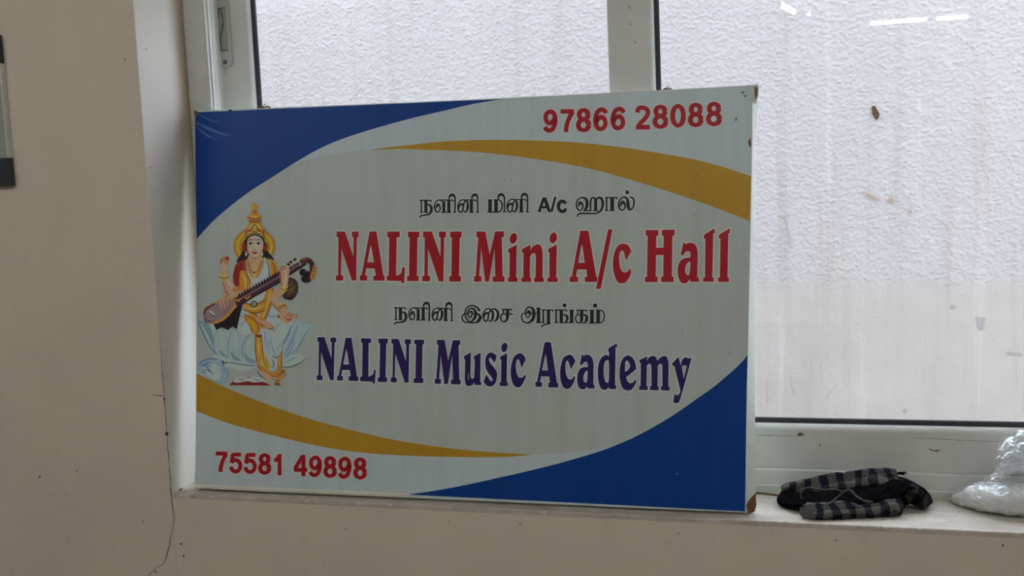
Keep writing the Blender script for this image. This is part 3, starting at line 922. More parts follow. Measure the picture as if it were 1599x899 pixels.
def fleck(name, pts, z, k, th=0.0006):
    bm = bmesh.new()
    q = [mp(BOARD, *p) for p in pts]
    A = [bm.verts.new((x, y, z)) for x, y in q]; B = [bm.verts.new((x, y, z + th)) for x, y in q]
    n = len(q)
    bm.faces.new(B); bm.faces.new(A[::-1])
    for i in range(n): bm.faces.new((A[i], A[(i + 1) % n], B[(i + 1) % n], B[i]))
    bmesh.ops.recalc_face_normals(bm, faces=bm.faces)
    return mesh_obj(name, bm, M[k] if k in M else I(k), sign)
fleck('torn_patch', [(1164.6, 790), (1168, 783), (1172, 778), (1180, 770), (1181, 789), (1178, 799), (1169, 802)], -0.0052, 'rust', 0.003)
fleck('torn_flap', [(1176.5, 132), (1184, 131), (1185, 141), (1182.5, 152), (1180, 161), (1177, 160)], -0.006, 'wrap', 0.0012)
fleck('rust_spot', [(1177.5, 134), (1183, 136), (1182.5, 149), (1179.5, 155), (1178.5, 144)], -0.0046, 'smudge', 0.0003)
fleck('rust_spot', [(1157, 144), (1161, 142.5), (1162.5, 145), (1159, 146.5)], 0.0004, 'smudge', 0.0002)
fleck('rust_spot', [(1161.5, 149), (1165, 148), (1165.5, 151), (1162, 151.5)], 0.0004, 'smudge', 0.0002)
fleck('rust_spot', [(1168.5, 220), (1172, 215), (1173, 228), (1170, 230)], 0.0004, 'rust', 0.0002)
fleck('rust_spot', [(1148, 186), (1150.5, 182), (1150.5, 187), (1148.5, 190)], 0.0004, 'smudge', 0.0002)
fleck('nick', [(356, 171.5), (361, 170.8), (363, 173), (359, 175.2)], 0.0005, 'hole', 0.0002)
fleck('nick', [(303.6, 172), (308, 173.5), (310, 180), (305.5, 184), (303.8, 179)], 0.0005, 'rust', 0.0002)
fleck('nick', [(304.4, 188), (308, 191), (307, 196), (304.6, 195)], 0.0005, 'rust', 0.0002)
for _ in range(26):
    x, y = random.uniform(500, 1150), random.uniform(180, 740)
    h_ = random.uniform(1.2, 3.2)
    fleck('scuff_mark', [(x, y), (x + .9, y), (x + 1.1, y + h_), (x + .2, y + h_ * 1.1)], 0.0006, 'gasket' if random.random() < .4 else 'edge2', 0.00015)

# ------------------------------------------------------------------ lettering
R1, R2, R3, R4 = (Fr(x, 350, 8.9875) for x in (520, 670, 820, 990))
B1, B2, B3, B4 = Fr(490, 520, 8.9875), Fr(640, 520, 8.9875), Fr(780, 525, 8.9875), Fr(930, 530, 8.9875)
def latin(name, col, edge, glyphs, dots, label):
    a = Art(0.0006)
    for fr, spec, holes in glyphs: a.poly(col, spec, fr, holes, halo=edge)
    for fr, cx, cy, rx, ry in dots: a.ell(col, cx, cy, rx, ry, fr, rot=0.22, halo=edge)
    return a.done(name, sign, label)
latin('lettering', 'red', 'edge', [
 (R1, '52,103 170,103 288,450 290,182 270,182 266,103 362,103 362,182 338,182 328,790 266,790 122,350 115,716 146,716 146,790 42,790 42,716 72,716 78,182 52,182', ()),
 (R1, '515,103 612,103 710,720 727,720 727,792 567,792 567,722 600,722 588,622 468,620 452,716 482,716 482,790 378,790 378,716 402,716', ('528,305 538,305 576,533 484,533',)),
 (R1, '764,103 938,103 938,184 896,184 888,716 S 925,712 958,680 975,602 L 1012,602 1000,826 960,826 958,798 756,792 756,722 782,722 790,184 764,184', ()),
 (R1, '1052,105 1214,105 1212,184 1188,184 1178,724 1202,724 1202,798 1042,798 1042,724 1068,724 1076,184 1052,184', ()),
 (R2, '-82,103 42,103 162,455 164,182 140,182 140,103 240,103 238,184 214,184 204,804 138,804 -13,345 -16,724 16,724 16,800 -94,800 -92,724 -64,724 -60,184 -82,184', ()),
 (R2, '297,103 460,103 456,186 434,186 422,728 448,730 448,804 284,804 284,728 314,728 320,184 297,184', ()),
 (R2, '666,103 792,103 852,430 928,100 1052,100 1052,182 1022,182 1035,732 1062,732 1060,808 894,808 894,732 930,732 920,345 842,806 788,806 734,340 706,728 738,728 736,806 632,806 632,728 656,728 690,184 666,184', ()),
 (R2, '1232,288 1224,748 1242,748 1242,808 1108,808 1108,748 1128,748 1132,400 1112,400 1112,348', ()),
 (R3, '80,285 72,370 S 110,310 180,280 225,310 248,400 L 246,748 262,750 262,810 126,810 126,750 146,750 152,450 S 140,412 118,405 90,420 72,450 L 68,748 88,750 84,810 -52,808 -52,748 -26,748 -22,400 -44,400 -44,350', ()),
 (R3, '446,285 438,750 458,750 458,810 314,810 314,750 340,750 344,400 326,400 326,345', ()),
 (R3, '775,90 890,90 1000,738 1018,738 1008,810 838,810 838,738 872,738 860,636 732,634 712,738 744,738 744,810 624,810 624,738 656,738', ('792,295 802,295 838,542 748,542',)),
 (R3, '1164,72 1226,72 1063,907 996,907', ()),
 (R3, '1493,375 1412,520 S 1400,440 1378,380 1345,372 1325,430 1322,520 1340,620 1370,665 1405,678 1445,655 1478,618 c 1490,680 1455,760 1410,815 1344,830 1290,795 1250,700 1234,580 1240,460 1270,350 1320,290 1390,273 1450,300 1493,375', ()),
 (R4, '164,82 344,82 342,162 316,162 312,330 414,330 416,162 392,162 392,80 572,76 568,162 540,162 532,736 558,736 556,810 380,810 382,736 410,736 414,432 310,432 305,736 334,736 332,812 154,812 154,736 182,736 192,162 166,162', ()),
 (R4, '694,248 722,275 S 770,262 830,268 875,310 896,400 L 890,748 912,748 912,808 794,808 780,770 S 750,815 700,830 650,805 620,730 614,630 635,540 690,485 790,466 L 792,420 S 785,390 755,378 720,395 686,446 L 654,420 672,360', ('S 790,530 750,545 722,600 720,670 745,712 775,705 786,640',)),
 (R4, '1132,58 1134,125 1112,130 1100,748 1118,748 1118,808 970,808 970,748 996,748 1002,205 980,205 980,150', ()),
 (R4, '1345,55 1346,125 1324,130 1312,748 1332,748 1332,808 1180,808 1180,748 1206,748 1214,205 1192,205 1192,150', ()),
], [(R2, 1184, 198, 50, 77), (R3, 396, 192, 50, 77)], 'red lettering reading NALINI Mini A/c Hall')
latin('lettering', 'navy', 'edge2', [
 (B1, '52,55 152,55 250,358 254,128 236,128 236,62 318,62 316,130 294,130 282,660 232,660 104,270 100,592 126,594 126,658 42,658 42,592 66,592 74,124 52,122', ()),
 (B1, '448,64 532,64 608,608 628,608 626,672 490,668 490,604 520,604 508,518 404,516 386,600 412,600 412,664 328,664 328,598 350,598', ('456,235 464,235 498,438 416,438',)),
 (B1, '664,70 808,74 806,138 774,138 768,608 S 800,600 835,570 846,512 L 872,512 858,708 830,708 826,682 650,674 652,610 680,610 686,136 664,136', ()),
 (B1, '908,76 1042,76 1040,142 1020,142 1010,622 1034,624 1030,686 898,684 900,620 924,620 930,142 908,142', ()),
 (B1, '1092,78 1194,82 1296,395 1298,152 1278,152 1280,84 1366,86 1364,154 1342,154 1332,694 1278,694 1148,290 1138,624 1168,624 1166,690 1080,688 1082,622 1106,622 1114,146 1092,146', ()),
 (B2, '64,90 204,92 200,156 180,156 172,636 192,636 190,700 52,698 54,634 80,634 88,156 66,154', ()),
 (B2, '382,94 490,94 540,385 606,98 712,98 708,166 686,166 696,652 716,654 714,720 578,716 580,650 606,650 594,310 536,714 486,714 436,310 412,644 440,644 438,710 350,708 350,642 372,642 404,164 382,160', ()),
 (B2, '858,268 852,600 S 865,635 885,640 905,620 L 914,372 898,360 900,325 994,272 990,680 1005,682 1003,728 912,726 905,690 S 880,725 830,742 790,725 772,660 L 776,372 760,356 762,320', ('819,560 825,560 828,650 817,650',)),
 (B2, '1222,325 1190,420 S 1160,375 1128,344 1112,362 1125,410 1180,480 1220,540 1226,600 1205,690 1165,738 1120,748 1075,730 1036,685 L 1075,575 S 1100,620 1140,672 1160,665 1155,630 1110,570 1070,500 1058,420 1070,330 1100,285 1145,270 1190,290 1222,325', ()),
 (B2, '1366,280 1360,688 1378,690 1376,742 1260,740 1260,690 1280,690 1284,372 1268,372 1268,330', ()),
 (B3, '370,325 308,445 S 295,390 275,330 255,320 236,360 232,430 242,510 265,565 290,580 330,570 352,535 c 370,565 340,640 300,700 255,715 205,690 170,610 158,500 170,390 210,280 285,235 340,265 370,325', ()),
 (B3, '634,80 722,82 808,650 828,654 824,718 684,716 684,652 710,648 696,562 586,560 570,640 598,644 596,708 504,706 504,642 528,640', ('644,255 652,255 682,476 600,476',)),
 (B3, '1066,350 1002,470 S 985,400 965,348 945,342 930,380 926,450 936,530 960,585 985,605 1025,590 1046,552 c 1062,580 1040,650 1000,715 950,738 900,715 865,640 852,530 862,410 900,300 980,255 1035,285 1066,350', ()),
 (B3, '1156,245 1178,275 S 1215,258 1265,265 1305,310 1322,390 L 1318,678 1336,680 1334,732 1240,730 1230,700 S 1200,735 1160,742 1115,715 1092,640 1095,540 1120,470 1170,435 1240,432 L 1238,390 S 1225,360 1195,358 1152,408 L 1126,390 1140,340', ('S 1236,485 1205,500 1182,550 1180,610 1200,645 1225,640 1234,590',)),
 (B4, '302,50 302,108 282,115 274,640 290,642 288,696 190,692 184,660 S 160,695 120,706 75,680 42,590 32,460 45,340 80,260 130,218 170,222 190,240 L 192,172 178,168 180,122', ('S 188,320 160,290 130,320 116,400 118,500 135,580 160,604 186,570',)),
 (B4, '572,415 432,525 S 445,575 480,608 520,605 555,560 c 572,590 545,650 500,705 450,712 390,690 350,600 336,470 350,350 390,260 455,222 520,255 555,320 572,415', ('420,450 S 414,380 418,320 436,295 462,310 485,385',)),
 (B4, '726,235 720,300 S 750,250 800,230 845,245 870,300 c 905,255 960,230 1005,250 1026,330 L 1022,655 1042,660 1040,716 918,710 918,656 940,652 938,380 S 930,345 905,340 875,365 L 870,655 888,658 884,712 764,708 766,654 786,650 784,380 S 772,345 750,338 720,365 L 716,650 736,654 732,708 612,706 612,652 632,652 636,330 618,326 618,285', ()),
 (B4, '1165,240 1195,370 S 1215,290 1260,248 1300,262 1348,258 L 1228,700 1180,860 S 1155,890 1110,890 1090,878 L 1108,760 S 1135,778 1165,775 1190,735 L 1188,700 1105,372 1082,368 1074,335', ('1210,385 1235,358 1282,368 1238,550',)),
], [(B2, 1328, 200, 43, 67)], 'navy lettering reading NALINI Music Academy')

# ------------------------------------------------------------------ Tamil lines
T1, T2, T3 = Fr(650, 295, 14.536), Fr(755, 295, 14.536), Fr(885, 290, 13.904)
T4, T5, T6, T7 = Fr(610, 465, 14.536), Fr(715, 465, 14.536), Fr(808, 465, 17.97), Fr(875, 465, 17.97)
NALINI = [
 '65,258,26 345,258,26', '338,258,30 340,280,28 340,305,16', '118,262,34 118,525,34', '75,530,24 165,530,24', '222,262,66 222,525,66', '178,530,24 278,530,24',
 '250,368,26 S 310,362,40 343,420,58 342,500,56 300,568,42 200,592,34 120,602,34 72,655,24',
 '452,440,28 S 490,350,46 535,395,38 542,470,28 500,526,28 448,500,34 416,420,30 425,335,26 475,268,26 550,250,30 605,275,46', '628,275,62 628,525,62', '562,530,24 685,530,24', '565,252,24 838,252,26', '832,252,28 838,275,26 836,302,16', '742,258,66 742,525,66', '690,530,24 798,530,24',
 '748,235,28 S 755,180,40 798,140,60 850,143,54 882,200,36 884,300,34 L 880,525,32', '840,530,22 916,530,22',
 '1110,255,28 S 1030,250,26 965,320,28 948,410,32 970,500,34 1020,530,28 1060,470,34 1075,370,34 1110,285,30 1140,260,30', '963,440,24 S 1000,360,42 1050,345,40 1068,385,28', '1110,255,26 S 1165,300,42 1172,390,52 1160,470,46 1120,526,30 1072,500,26',
 '1060,248,24 1355,252,24', '1350,252,28 1355,275,26 1353,302,16', '1255,258,66 1255,525,66', '1200,530,24 1308,530,24', '1268,235,28 S 1274,175,42 1315,135,60 1370,140,52 1396,200,34 1396,300,32 L 1397,525,32', '1355,530,22 1432,530,22']
L1B = [
 '95,250,26 205,250,26', '152,250,74 152,520,74', '85,524,26 372,524,26', '288,250,74 288,520,74', '235,248,28 345,248,28', '300,248,26 S 370,255,28 420,320,32 427,400,30 402,480,28 350,524,26',
 '338,240,30 S 340,170,42 385,128,60 440,137,52 475,190,38 479,300,32 L 479,515,32', '437,520,22 520,520,22',
 '700,240,28 S 620,240,26 555,310,28 538,400,32 560,490,34 610,525,28 655,460,34 668,360,34 700,280,30 735,255,30', '553,430,24 S 590,350,42 640,335,40 658,375,28', '700,242,26 S 755,290,42 765,380,52 750,460,46 710,516,30 662,490,26',
 '650,238,24 965,240,24', '960,240,28 966,262,26 964,292,16', '860,248,66 860,515,66', '802,520,24 912,520,24', '866,228,28 S 872,160,42 920,120,58 975,130,48 1001,190,34 1003,300,32 L 1000,515,32', '958,520,22 1035,520,22']
L1C = [
 '258,450,26 S 290,370,52 342,400,36 350,470,28 300,538,26 240,510,32 210,420,30 225,330,28 280,275,28 350,258,34 420,290,54 446,370,60 436,460,58 402,520,42 362,536,22', '360,540,24 540,540,24',
 '518,532,34 518,360,34 S 540,275,34 590,260,34 632,305,52', '630,290,62 630,535,62', '568,540,24 680,540,24', '650,292,34 S 690,260,42 750,275,52 780,340,58 780,440,56 740,540,46 650,595,34 540,600,30 L 300,600,32 S 250,620,32 230,682,26',
 '825,258,26 1100,258,26', '1090,258,30 1094,278,28 1092,304,16', '868,262,36 868,535,36', '825,538,24 912,538,24', '988,260,74 988,535,74', '930,538,24 1042,538,24',
 '1165,440,26 S 1215,350,48 1260,398,38 1267,470,28 1215,530,28 1155,500,34 1130,410,32 1150,320,28 1210,258,28 1280,252,36 1325,320,54 1335,420,64 1350,498,56 1390,518,34 1440,470,30 1462,380,36 1450,290,36 1405,252,34 1368,250,18']
L2B = [
 '240,352,22 S 150,365,26 100,420,30 110,500,32 180,555,28 280,550,28 360,490,46 402,410,62 395,300,54 340,240,36 290,235,30 240,290,32 230,370,32 270,445,28 312,420,28 327,350,34 300,302,30 262,345,24',
 '502,300,46 S 450,230,42 350,172,32 240,195,30 178,280,30 165,370,30 200,470,32 280,552,32 350,562,30 410,560,30 470,520,62 510,450,62 490,390,46 430,352,26', '330,350,22 440,352,22',
 '740,250,28 S 660,248,26 595,320,28 576,410,32 600,500,34 645,535,28 690,470,34 700,370,34 740,285,30 775,262,26', '590,440,24 S 630,350,42 680,345,38 695,380,26', '740,255,24 S 790,310,44 800,400,52 780,490,46 740,535,26 702,508,24', '770,262,26 S 830,248,30 900,300,48 915,390,56 890,480,46 820,540,28',
 '1000,262,28 1232,262,28', '1222,262,24 1228,300,16', '1033,262,34 1036,350,30 S 985,400,32 975,460,32 1000,520,32 1060,540,32 1112,500,46 1130,430,60', '1130,265,66 1130,450,64', '1015,365,24 1240,365,30', '1228,360,28 1240,392,18']
L2C6 = [
 '200,430,26 S 140,450,32 120,530,36 150,640,36 230,692,36 330,690,46 420,620,72 460,520,80 465,400,78 430,300,62 360,260,42 290,270,36 235,340,34 230,450,34 260,530,34 310,550,30 350,490,32 355,410,60 310,370,52 268,425,22', '200,430,28 590,430,28',
 '595,290,84 595,690,84', '525,288,28 660,288,28', '520,690,30 775,690,30', '685,338,32 1005,338,30', '992,338,36 1008,365,34 1004,400,18', '730,345,42 730,690,42', '875,345,84 875,718,84', '940,718,30 S 830,735,36 730,760,36 668,832,30',
 '1045,338,32 1390,338,32', '1090,345,42 1090,690,42', '1030,692,28 1150,692,28', '1232,345,84 1232,690,84', '1175,692,28 1275,692,28']
L2C7 = [
 '0,338,30 190,338,30', '178,338,36 184,365,34 180,402,18', '60,482,28 S 130,475,38 190,520,66 195,600,60 165,665,46 110,694,26', '70,694,28 385,694,28', '320,345,90 320,690,90', '248,345,30 394,345,30',
 '440,345,30 745,345,30', '732,345,36 738,372,34 726,404,18', '490,350,36 490,460,34 S 440,520,36 430,590,36 460,670,36 520,702,34 570,680,42 600,620,60', '600,350,84 600,645,78', '490,472,28 650,472,28', '630,470,28 S 720,490,56 745,570,78 720,660,60 660,704,34 600,685,28',
 '890,345,90 890,695,90', '812,347,30 960,347,30', '805,700,32 1122,700,32', '1065,345,90 1065,695,90', '998,345,30 1120,345,30', '1100,345,30 S 1190,370,34 1237,460,38 1237,560,36 1192,660,34 1120,700,30']
def tamil(groups, polys, dots, label):
    a = Art(0.0006)
    for fr, strokes, tf in groups:
        for sp in strokes: a.stroke('black', sp, fr, halo='edge2', hw=1.5 * fr.k, tf=(lambda p, g=tf: (lambda q: (q[0], q[1], q[2] * 1.14))(g(p) if g else p)))
    for fr, sp, holes in polys: a.poly('black', sp, fr, holes, halo='edge2')
    for fr, cx, cy, r in dots: a.ell('black', cx, cy, r, r, fr, halo='edge2')
    return a
Z5 = Fr(800, 280, 3.745)
a = tamil([(T1, NALINI, None), (T2, L1B, None), (T3, L1C, None), (Z5, ['314,141,16 S 300,129,17 280,132,17 270,157,18 280,182,17 300,187,17 316,172,16'], None)],
          [(T2, '1345,190 1425,190 1540,520 1465,520 1438,440 1325,440 1298,520 1228,520', ('1340,385 1410,385 1378,280',)), (Z5, '246,102 259,102 237,190 223,190', ())],
          [(T3, 1315, 142, 46)], '')
a.done('lettering', sign, 'upper black line of Tamil script with A/c')
tf4 = lambda p: (p[0] * 0.992 + 6, (p[1] - 258) * 0.985 + 222 + (p[0] - 65) * 0.019, p[2])
a = tamil([(T4, NALINI, tf4), (T5, L2B, None), (T6, L2C6, None), (T7, L2C7, None)], [], [(T7, 122, 207, 57), (T7, 978, 215, 60)], '')
a.done('lettering', sign, 'lower black line of Tamil script')

# ------------------------------------------------------------------ telephone numbers
DIG = {
 '8': [('E', .5, .275, .31, .19), ('E', .5, .705, .37, .215)],
 '0': [('E', .5, .5, .365, .41)],
 '6': [('P', '.90,.25 S .78,.13 .55,.09 .30,.19 .16,.45 .17,.68 .30,.86 .52,.91 .76,.83 .85,.66 .76,.48 .54,.41 .32,.50 .19,.64')],
 '9': [('P', '.10,.75 S .22,.87 .45,.91 .70,.81 .84,.55 .83,.32 .70,.14 .48,.09 .24,.17 .15,.34 .24,.52 .46,.59 .68,.50 .81,.36')],
 '7': [('P', '.02,.09 .96,.09'), ('P', '.88,.11 S .62,.40 .46,.70 .40,1.0')],
 '2': [('P', '.11,.30 S .20,.13 .48,.09 .78,.17 .83,.34 .62,.56 .34,.74 .16,.90'), ('P', '.03,.91 .97,.91')],
 '5': [('P', '.22,.09 .92,.09'), ('P', '.26,.06 .16,.50'), ('P', '.14,.47 S .42,.36 .72,.42 .86,.62 .74,.84 .48,.91 .22,.84 .09,.68')],
 '1': [('P', '.66,0 .66,1.0'), ('P', '.62,.10 S .44,.24 .18,.33')],
 '4': [('P', '.66,.06 .10,.66'), ('P', '.02,.70 1.0,.70'), ('P', '.72,.0 .72,1.0')]}
def number(fr, items, wid, label):
    a = Art(0.0006)
    for ch, x0, y0, x1, y1 in items:
        for d in DIG[ch]:
            if d[0] == 'E':
                _, cx, cy, rx, ry = d
                sp = 'S ' + ' '.join('%.2f,%.2f,%.2f' % (x0 + (x1 - x0) * (cx + rx * math.cos(t * math.pi / 8)), y0 + (y1 - y0) * (cy + ry * math.sin(t * math.pi / 8)), wid * (1.08 if abs(math.cos(t * math.pi / 8)) > .6 else .92)) for t in range(17))
            else:
                out = []
                for tk in d[1].split():
                    if ',' in tk:
                        u, v = (float(q) for q in tk.split(','))
                        out.append('%.2f,%.2f,%.2f' % (x0 + (x1 - x0) * u, y0 + (y1 - y0) * v, wid))
                    else: out.append(tk)
                sp = ' '.join(out)
            a.stroke('red', sp, fr, halo='edge', hw=1.7 * fr.k)
    return a.done('lettering', sign, label)
D1 = Fr(830, 120, 3.4568); D2 = Fr(290, 560, 3.746)
number(D1, [('9', 65, 177, 140, 301), ('7', 155, 176, 232, 298), ('8', 243, 169, 320, 298), ('6', 334, 165, 411, 293), ('6', 427, 162, 506, 288), ('2', 562, 155, 642, 283), ('8', 656, 151, 736, 280), ('0', 751, 146, 831, 275), ('8', 847, 140, 926, 271), ('8', 944, 135, 1026, 266)], 24.5, 'red telephone number 97866 28088')
number(D2, [('7', 175, 543, 247, 661), ('5', 258, 549, 331, 669), ('5', 342, 551, 416, 672), ('8', 427, 552, 499, 676), ('1', 508, 556, 572, 681), ('4', 632, 561, 712, 686), ('9', 722, 566, 798, 691), ('8', 809, 569, 883, 695), ('9', 893, 572, 971, 701), ('8', 984, 576, 1059, 705)], 23.5, 'red telephone number 75581 49898')

# ------------------------------------------------------------------ printed picture: woman with a long-necked lute on a lotus
pic = empty('printed_picture', (0, 0, 0), sign)
pic['label'] = 'printed picture of a seated crowned woman playing a long lute on a white lotus'
G = Fr(290, 300, 2.8091); G1 = Fr(310, 310, 5.618); G2 = Fr(400, 380, 6.418); G3 = Fr(300, 480, 6.918); G4 = Fr(390, 480, 6.918)
ZP = [0.0006]
def layer(name, fn, label=None):
    a = Art(ZP[0] - 1.2e-4); a.STEP = 5e-6; fn(a); ZP[0] = a.z + 1e-5
    a.done(name, pic, label)

def L_halo(a):
    for i in range(44):
        t = 2 * math.pi * i / 44
        c, s_ = math.cos(t), math.sin(t)
        pts = [(302 + 84 * math.cos(t - .055), 238 + 74 * math.sin(t - .055)), (302 + 101 * c, 238 + 90 * s_), (302 + 84 * math.cos(t + .055), 238 + 74 * math.sin(t + .055))]
        if s_ < 0.72: a.fill('spike', [[mp(BOARD, *G(p)) for p in pts]])
    a.ell('spike', 302, 238, 88, 78, G, n=36)
    a.ell('halo', 302, 238, 83, 74, G, n=36)
    a.ell('olive', 302, 238, 66, 60, G, n=30)
    a.ell('halo', 302, 238, 61, 56, G, n=30)
layer('halo', L_halo)

def L_lotus(a):
    a.poly('lotus', '500,130 S 560,160 600,182 L 680,185 S 640,232 570,350 500,460 430,535 372,600 L 350,640 340,450 430,250', G4)
    a.stroke('lotussh', '645,215,8 S 580,330,16 510,450,16 440,525,8', G4)
    a.stroke('lotussh', '468,330,8 S 470,400,14 430,490,16 385,560,10', G4)
    a.stroke('sareesh', '520,200,14 S 470,320,26 420,430,24 375,520,10', G4)
    a.poly('lotuslt', '365,570 S 450,512 540,505 L 615,545 S 560,590 480,632 400,645 355,640 L', G4)
    a.stroke('leaf', '352,640,5 S 430,641,10 510,615,11 560,588,8 616,545,4', G4)
    a.stroke('lotussh', '380,600,8 S 450,560,12 520,530,5', G4)
    a.poly('lotus', '60,120 S 95,142 130,145 165,160 185,185 L 207,168 S 245,205 270,250 L 305,222 335,255 378,208 S 415,230 430,250 L 455,235 S 490,262 520,290 560,310 590,330 L 655,275 700,300 692,640 S 560,622 450,598 330,550 230,470 160,370 110,260 70,180 L', G3)
    a.poly('lotussh', '60,120 S 95,142 130,145 165,160 185,185 215,260 235,340 238,430 260,490 290,530 230,470 160,370 110,260 70,180 L', G3)
    a.stroke('lotuslt', '95,170,10 S 150,280,22 200,390,20 245,470,6', G3)
    for sp in ('272,250,5 S 240,330,11 238,430,13 265,510,8 300,548,4', '432,250,5 S 398,340,11 390,450,13 405,540,6', '655,278,5 S 580,350,12 545,440,15 545,540,8'):
        a.stroke('lotussh', sp, G3)
    for sp in ('300,470,20 S 340,510,34 390,535,16', '420,480,14 S 460,540,40 520,570,20', '560,490,16 S 610,560,46 690,590,40'):
        a.stroke('lotussh', sp, G3)
    for sp in ('335,270,6 S 320,370,24 330,460,6', '475,260,6 S 470,370,30 470,470,6', '640,310,6 S 610,400,30 600,480,6'):
        a.stroke('lotuslt', sp, G3)
    a.stroke('lotusdk', '66,170,6 S 112,265,9 165,375,10 235,475,8 300,532,4', G3)
    a.poly('lotuslt', '205,515 S 300,520 380,560 520,600 692,618 L 694,645 S 560,690 420,655 300,600 L', G3)
    a.stroke('leaf', '360,590,5 S 460,603,8 580,622,9 692,628,6', G3)
layer('lotus', L_lotus)

def L_swan(a):
    a.poly('swan', '52,640 S 100,575 190,545 290,555 350,600 388,680 385,770 340,818 250,805 150,752 60,700 L', G3)
    a.poly('saree', '110,650 S 190,600 270,620 310,690 300,770 240,780 170,735 L', G3)
    for sp in ('68,625,6 S 120,578,12 200,552,12 280,560,6', '90,640,6 S 150,612,13 210,640,9', '100,628,5 S 160,640,13 205,690,7', '120,665,5 S 180,680,13 235,725,5', '105,700,5 S 130,690,10 160,705,4', '140,600,5 S 190,595,9 230,612,4'):
        a.stroke('swanblue', sp, G3)
    a.stroke('sareesh', '300,580,10 S 345,640,22 356,720,14', G3)
    a.stroke('swanblue', '365,635,5 S 388,700,9 372,765,5', G3)
    a.stroke('lotuslt', '330,560,14 S 352,600,18 372,660,16', G3)
    a.stroke('sareesh', '250,800,8 S 330,822,14 385,780,6', G3)
    a.ell('page', 346, 548, 15, 19, G3)
    a.stroke('hair', '330,572,12 S 340,592,14 346,615,8', G3)
    a.ell('blousedk', 350, 600, 7, 10, G3); a.ell('hair', 375, 595, 9, 8, G3)
layer('swan', L_swan)

def L_book(a):
    a.poly('page', '361,597 366,590.5 S 376,588 388,589.5 400,588 411,589 L 418,598 411,601 365,600', PX)
    a.poly('bookred', '359,600.6 363,595.6 S 372,597.4 386,595.2 397,597 410,596 417,598 L 423,601.6 359,601.2', PX)
    a.stroke('hair', '363,596,.6 367,590.5,.9', PX)
    for sp in ('373,592.2,.9 S 376,590.6,.8 380,592,.8', '387,590,.8 S 389,588.8,.9 392,589.8,.7', '398,590.6,.8 S 402,592.6,.9 405,593.6,.8', '375,594,.6 S 378,592.8,.7 381,593.8,.5'):
        a.stroke('bookred', sp, PX)
layer('book', L_book)

def L_hair(a):
    a.poly('hair', '268,200 S 250,225 248,262 232,288 224,308 248,304 275,292 L 300,240', G)
    a.poly('hair', '338,205 S 350,235 360,258 378,280 388,300 366,302 342,290 L 310,240', G)
layer('hair', L_hair)

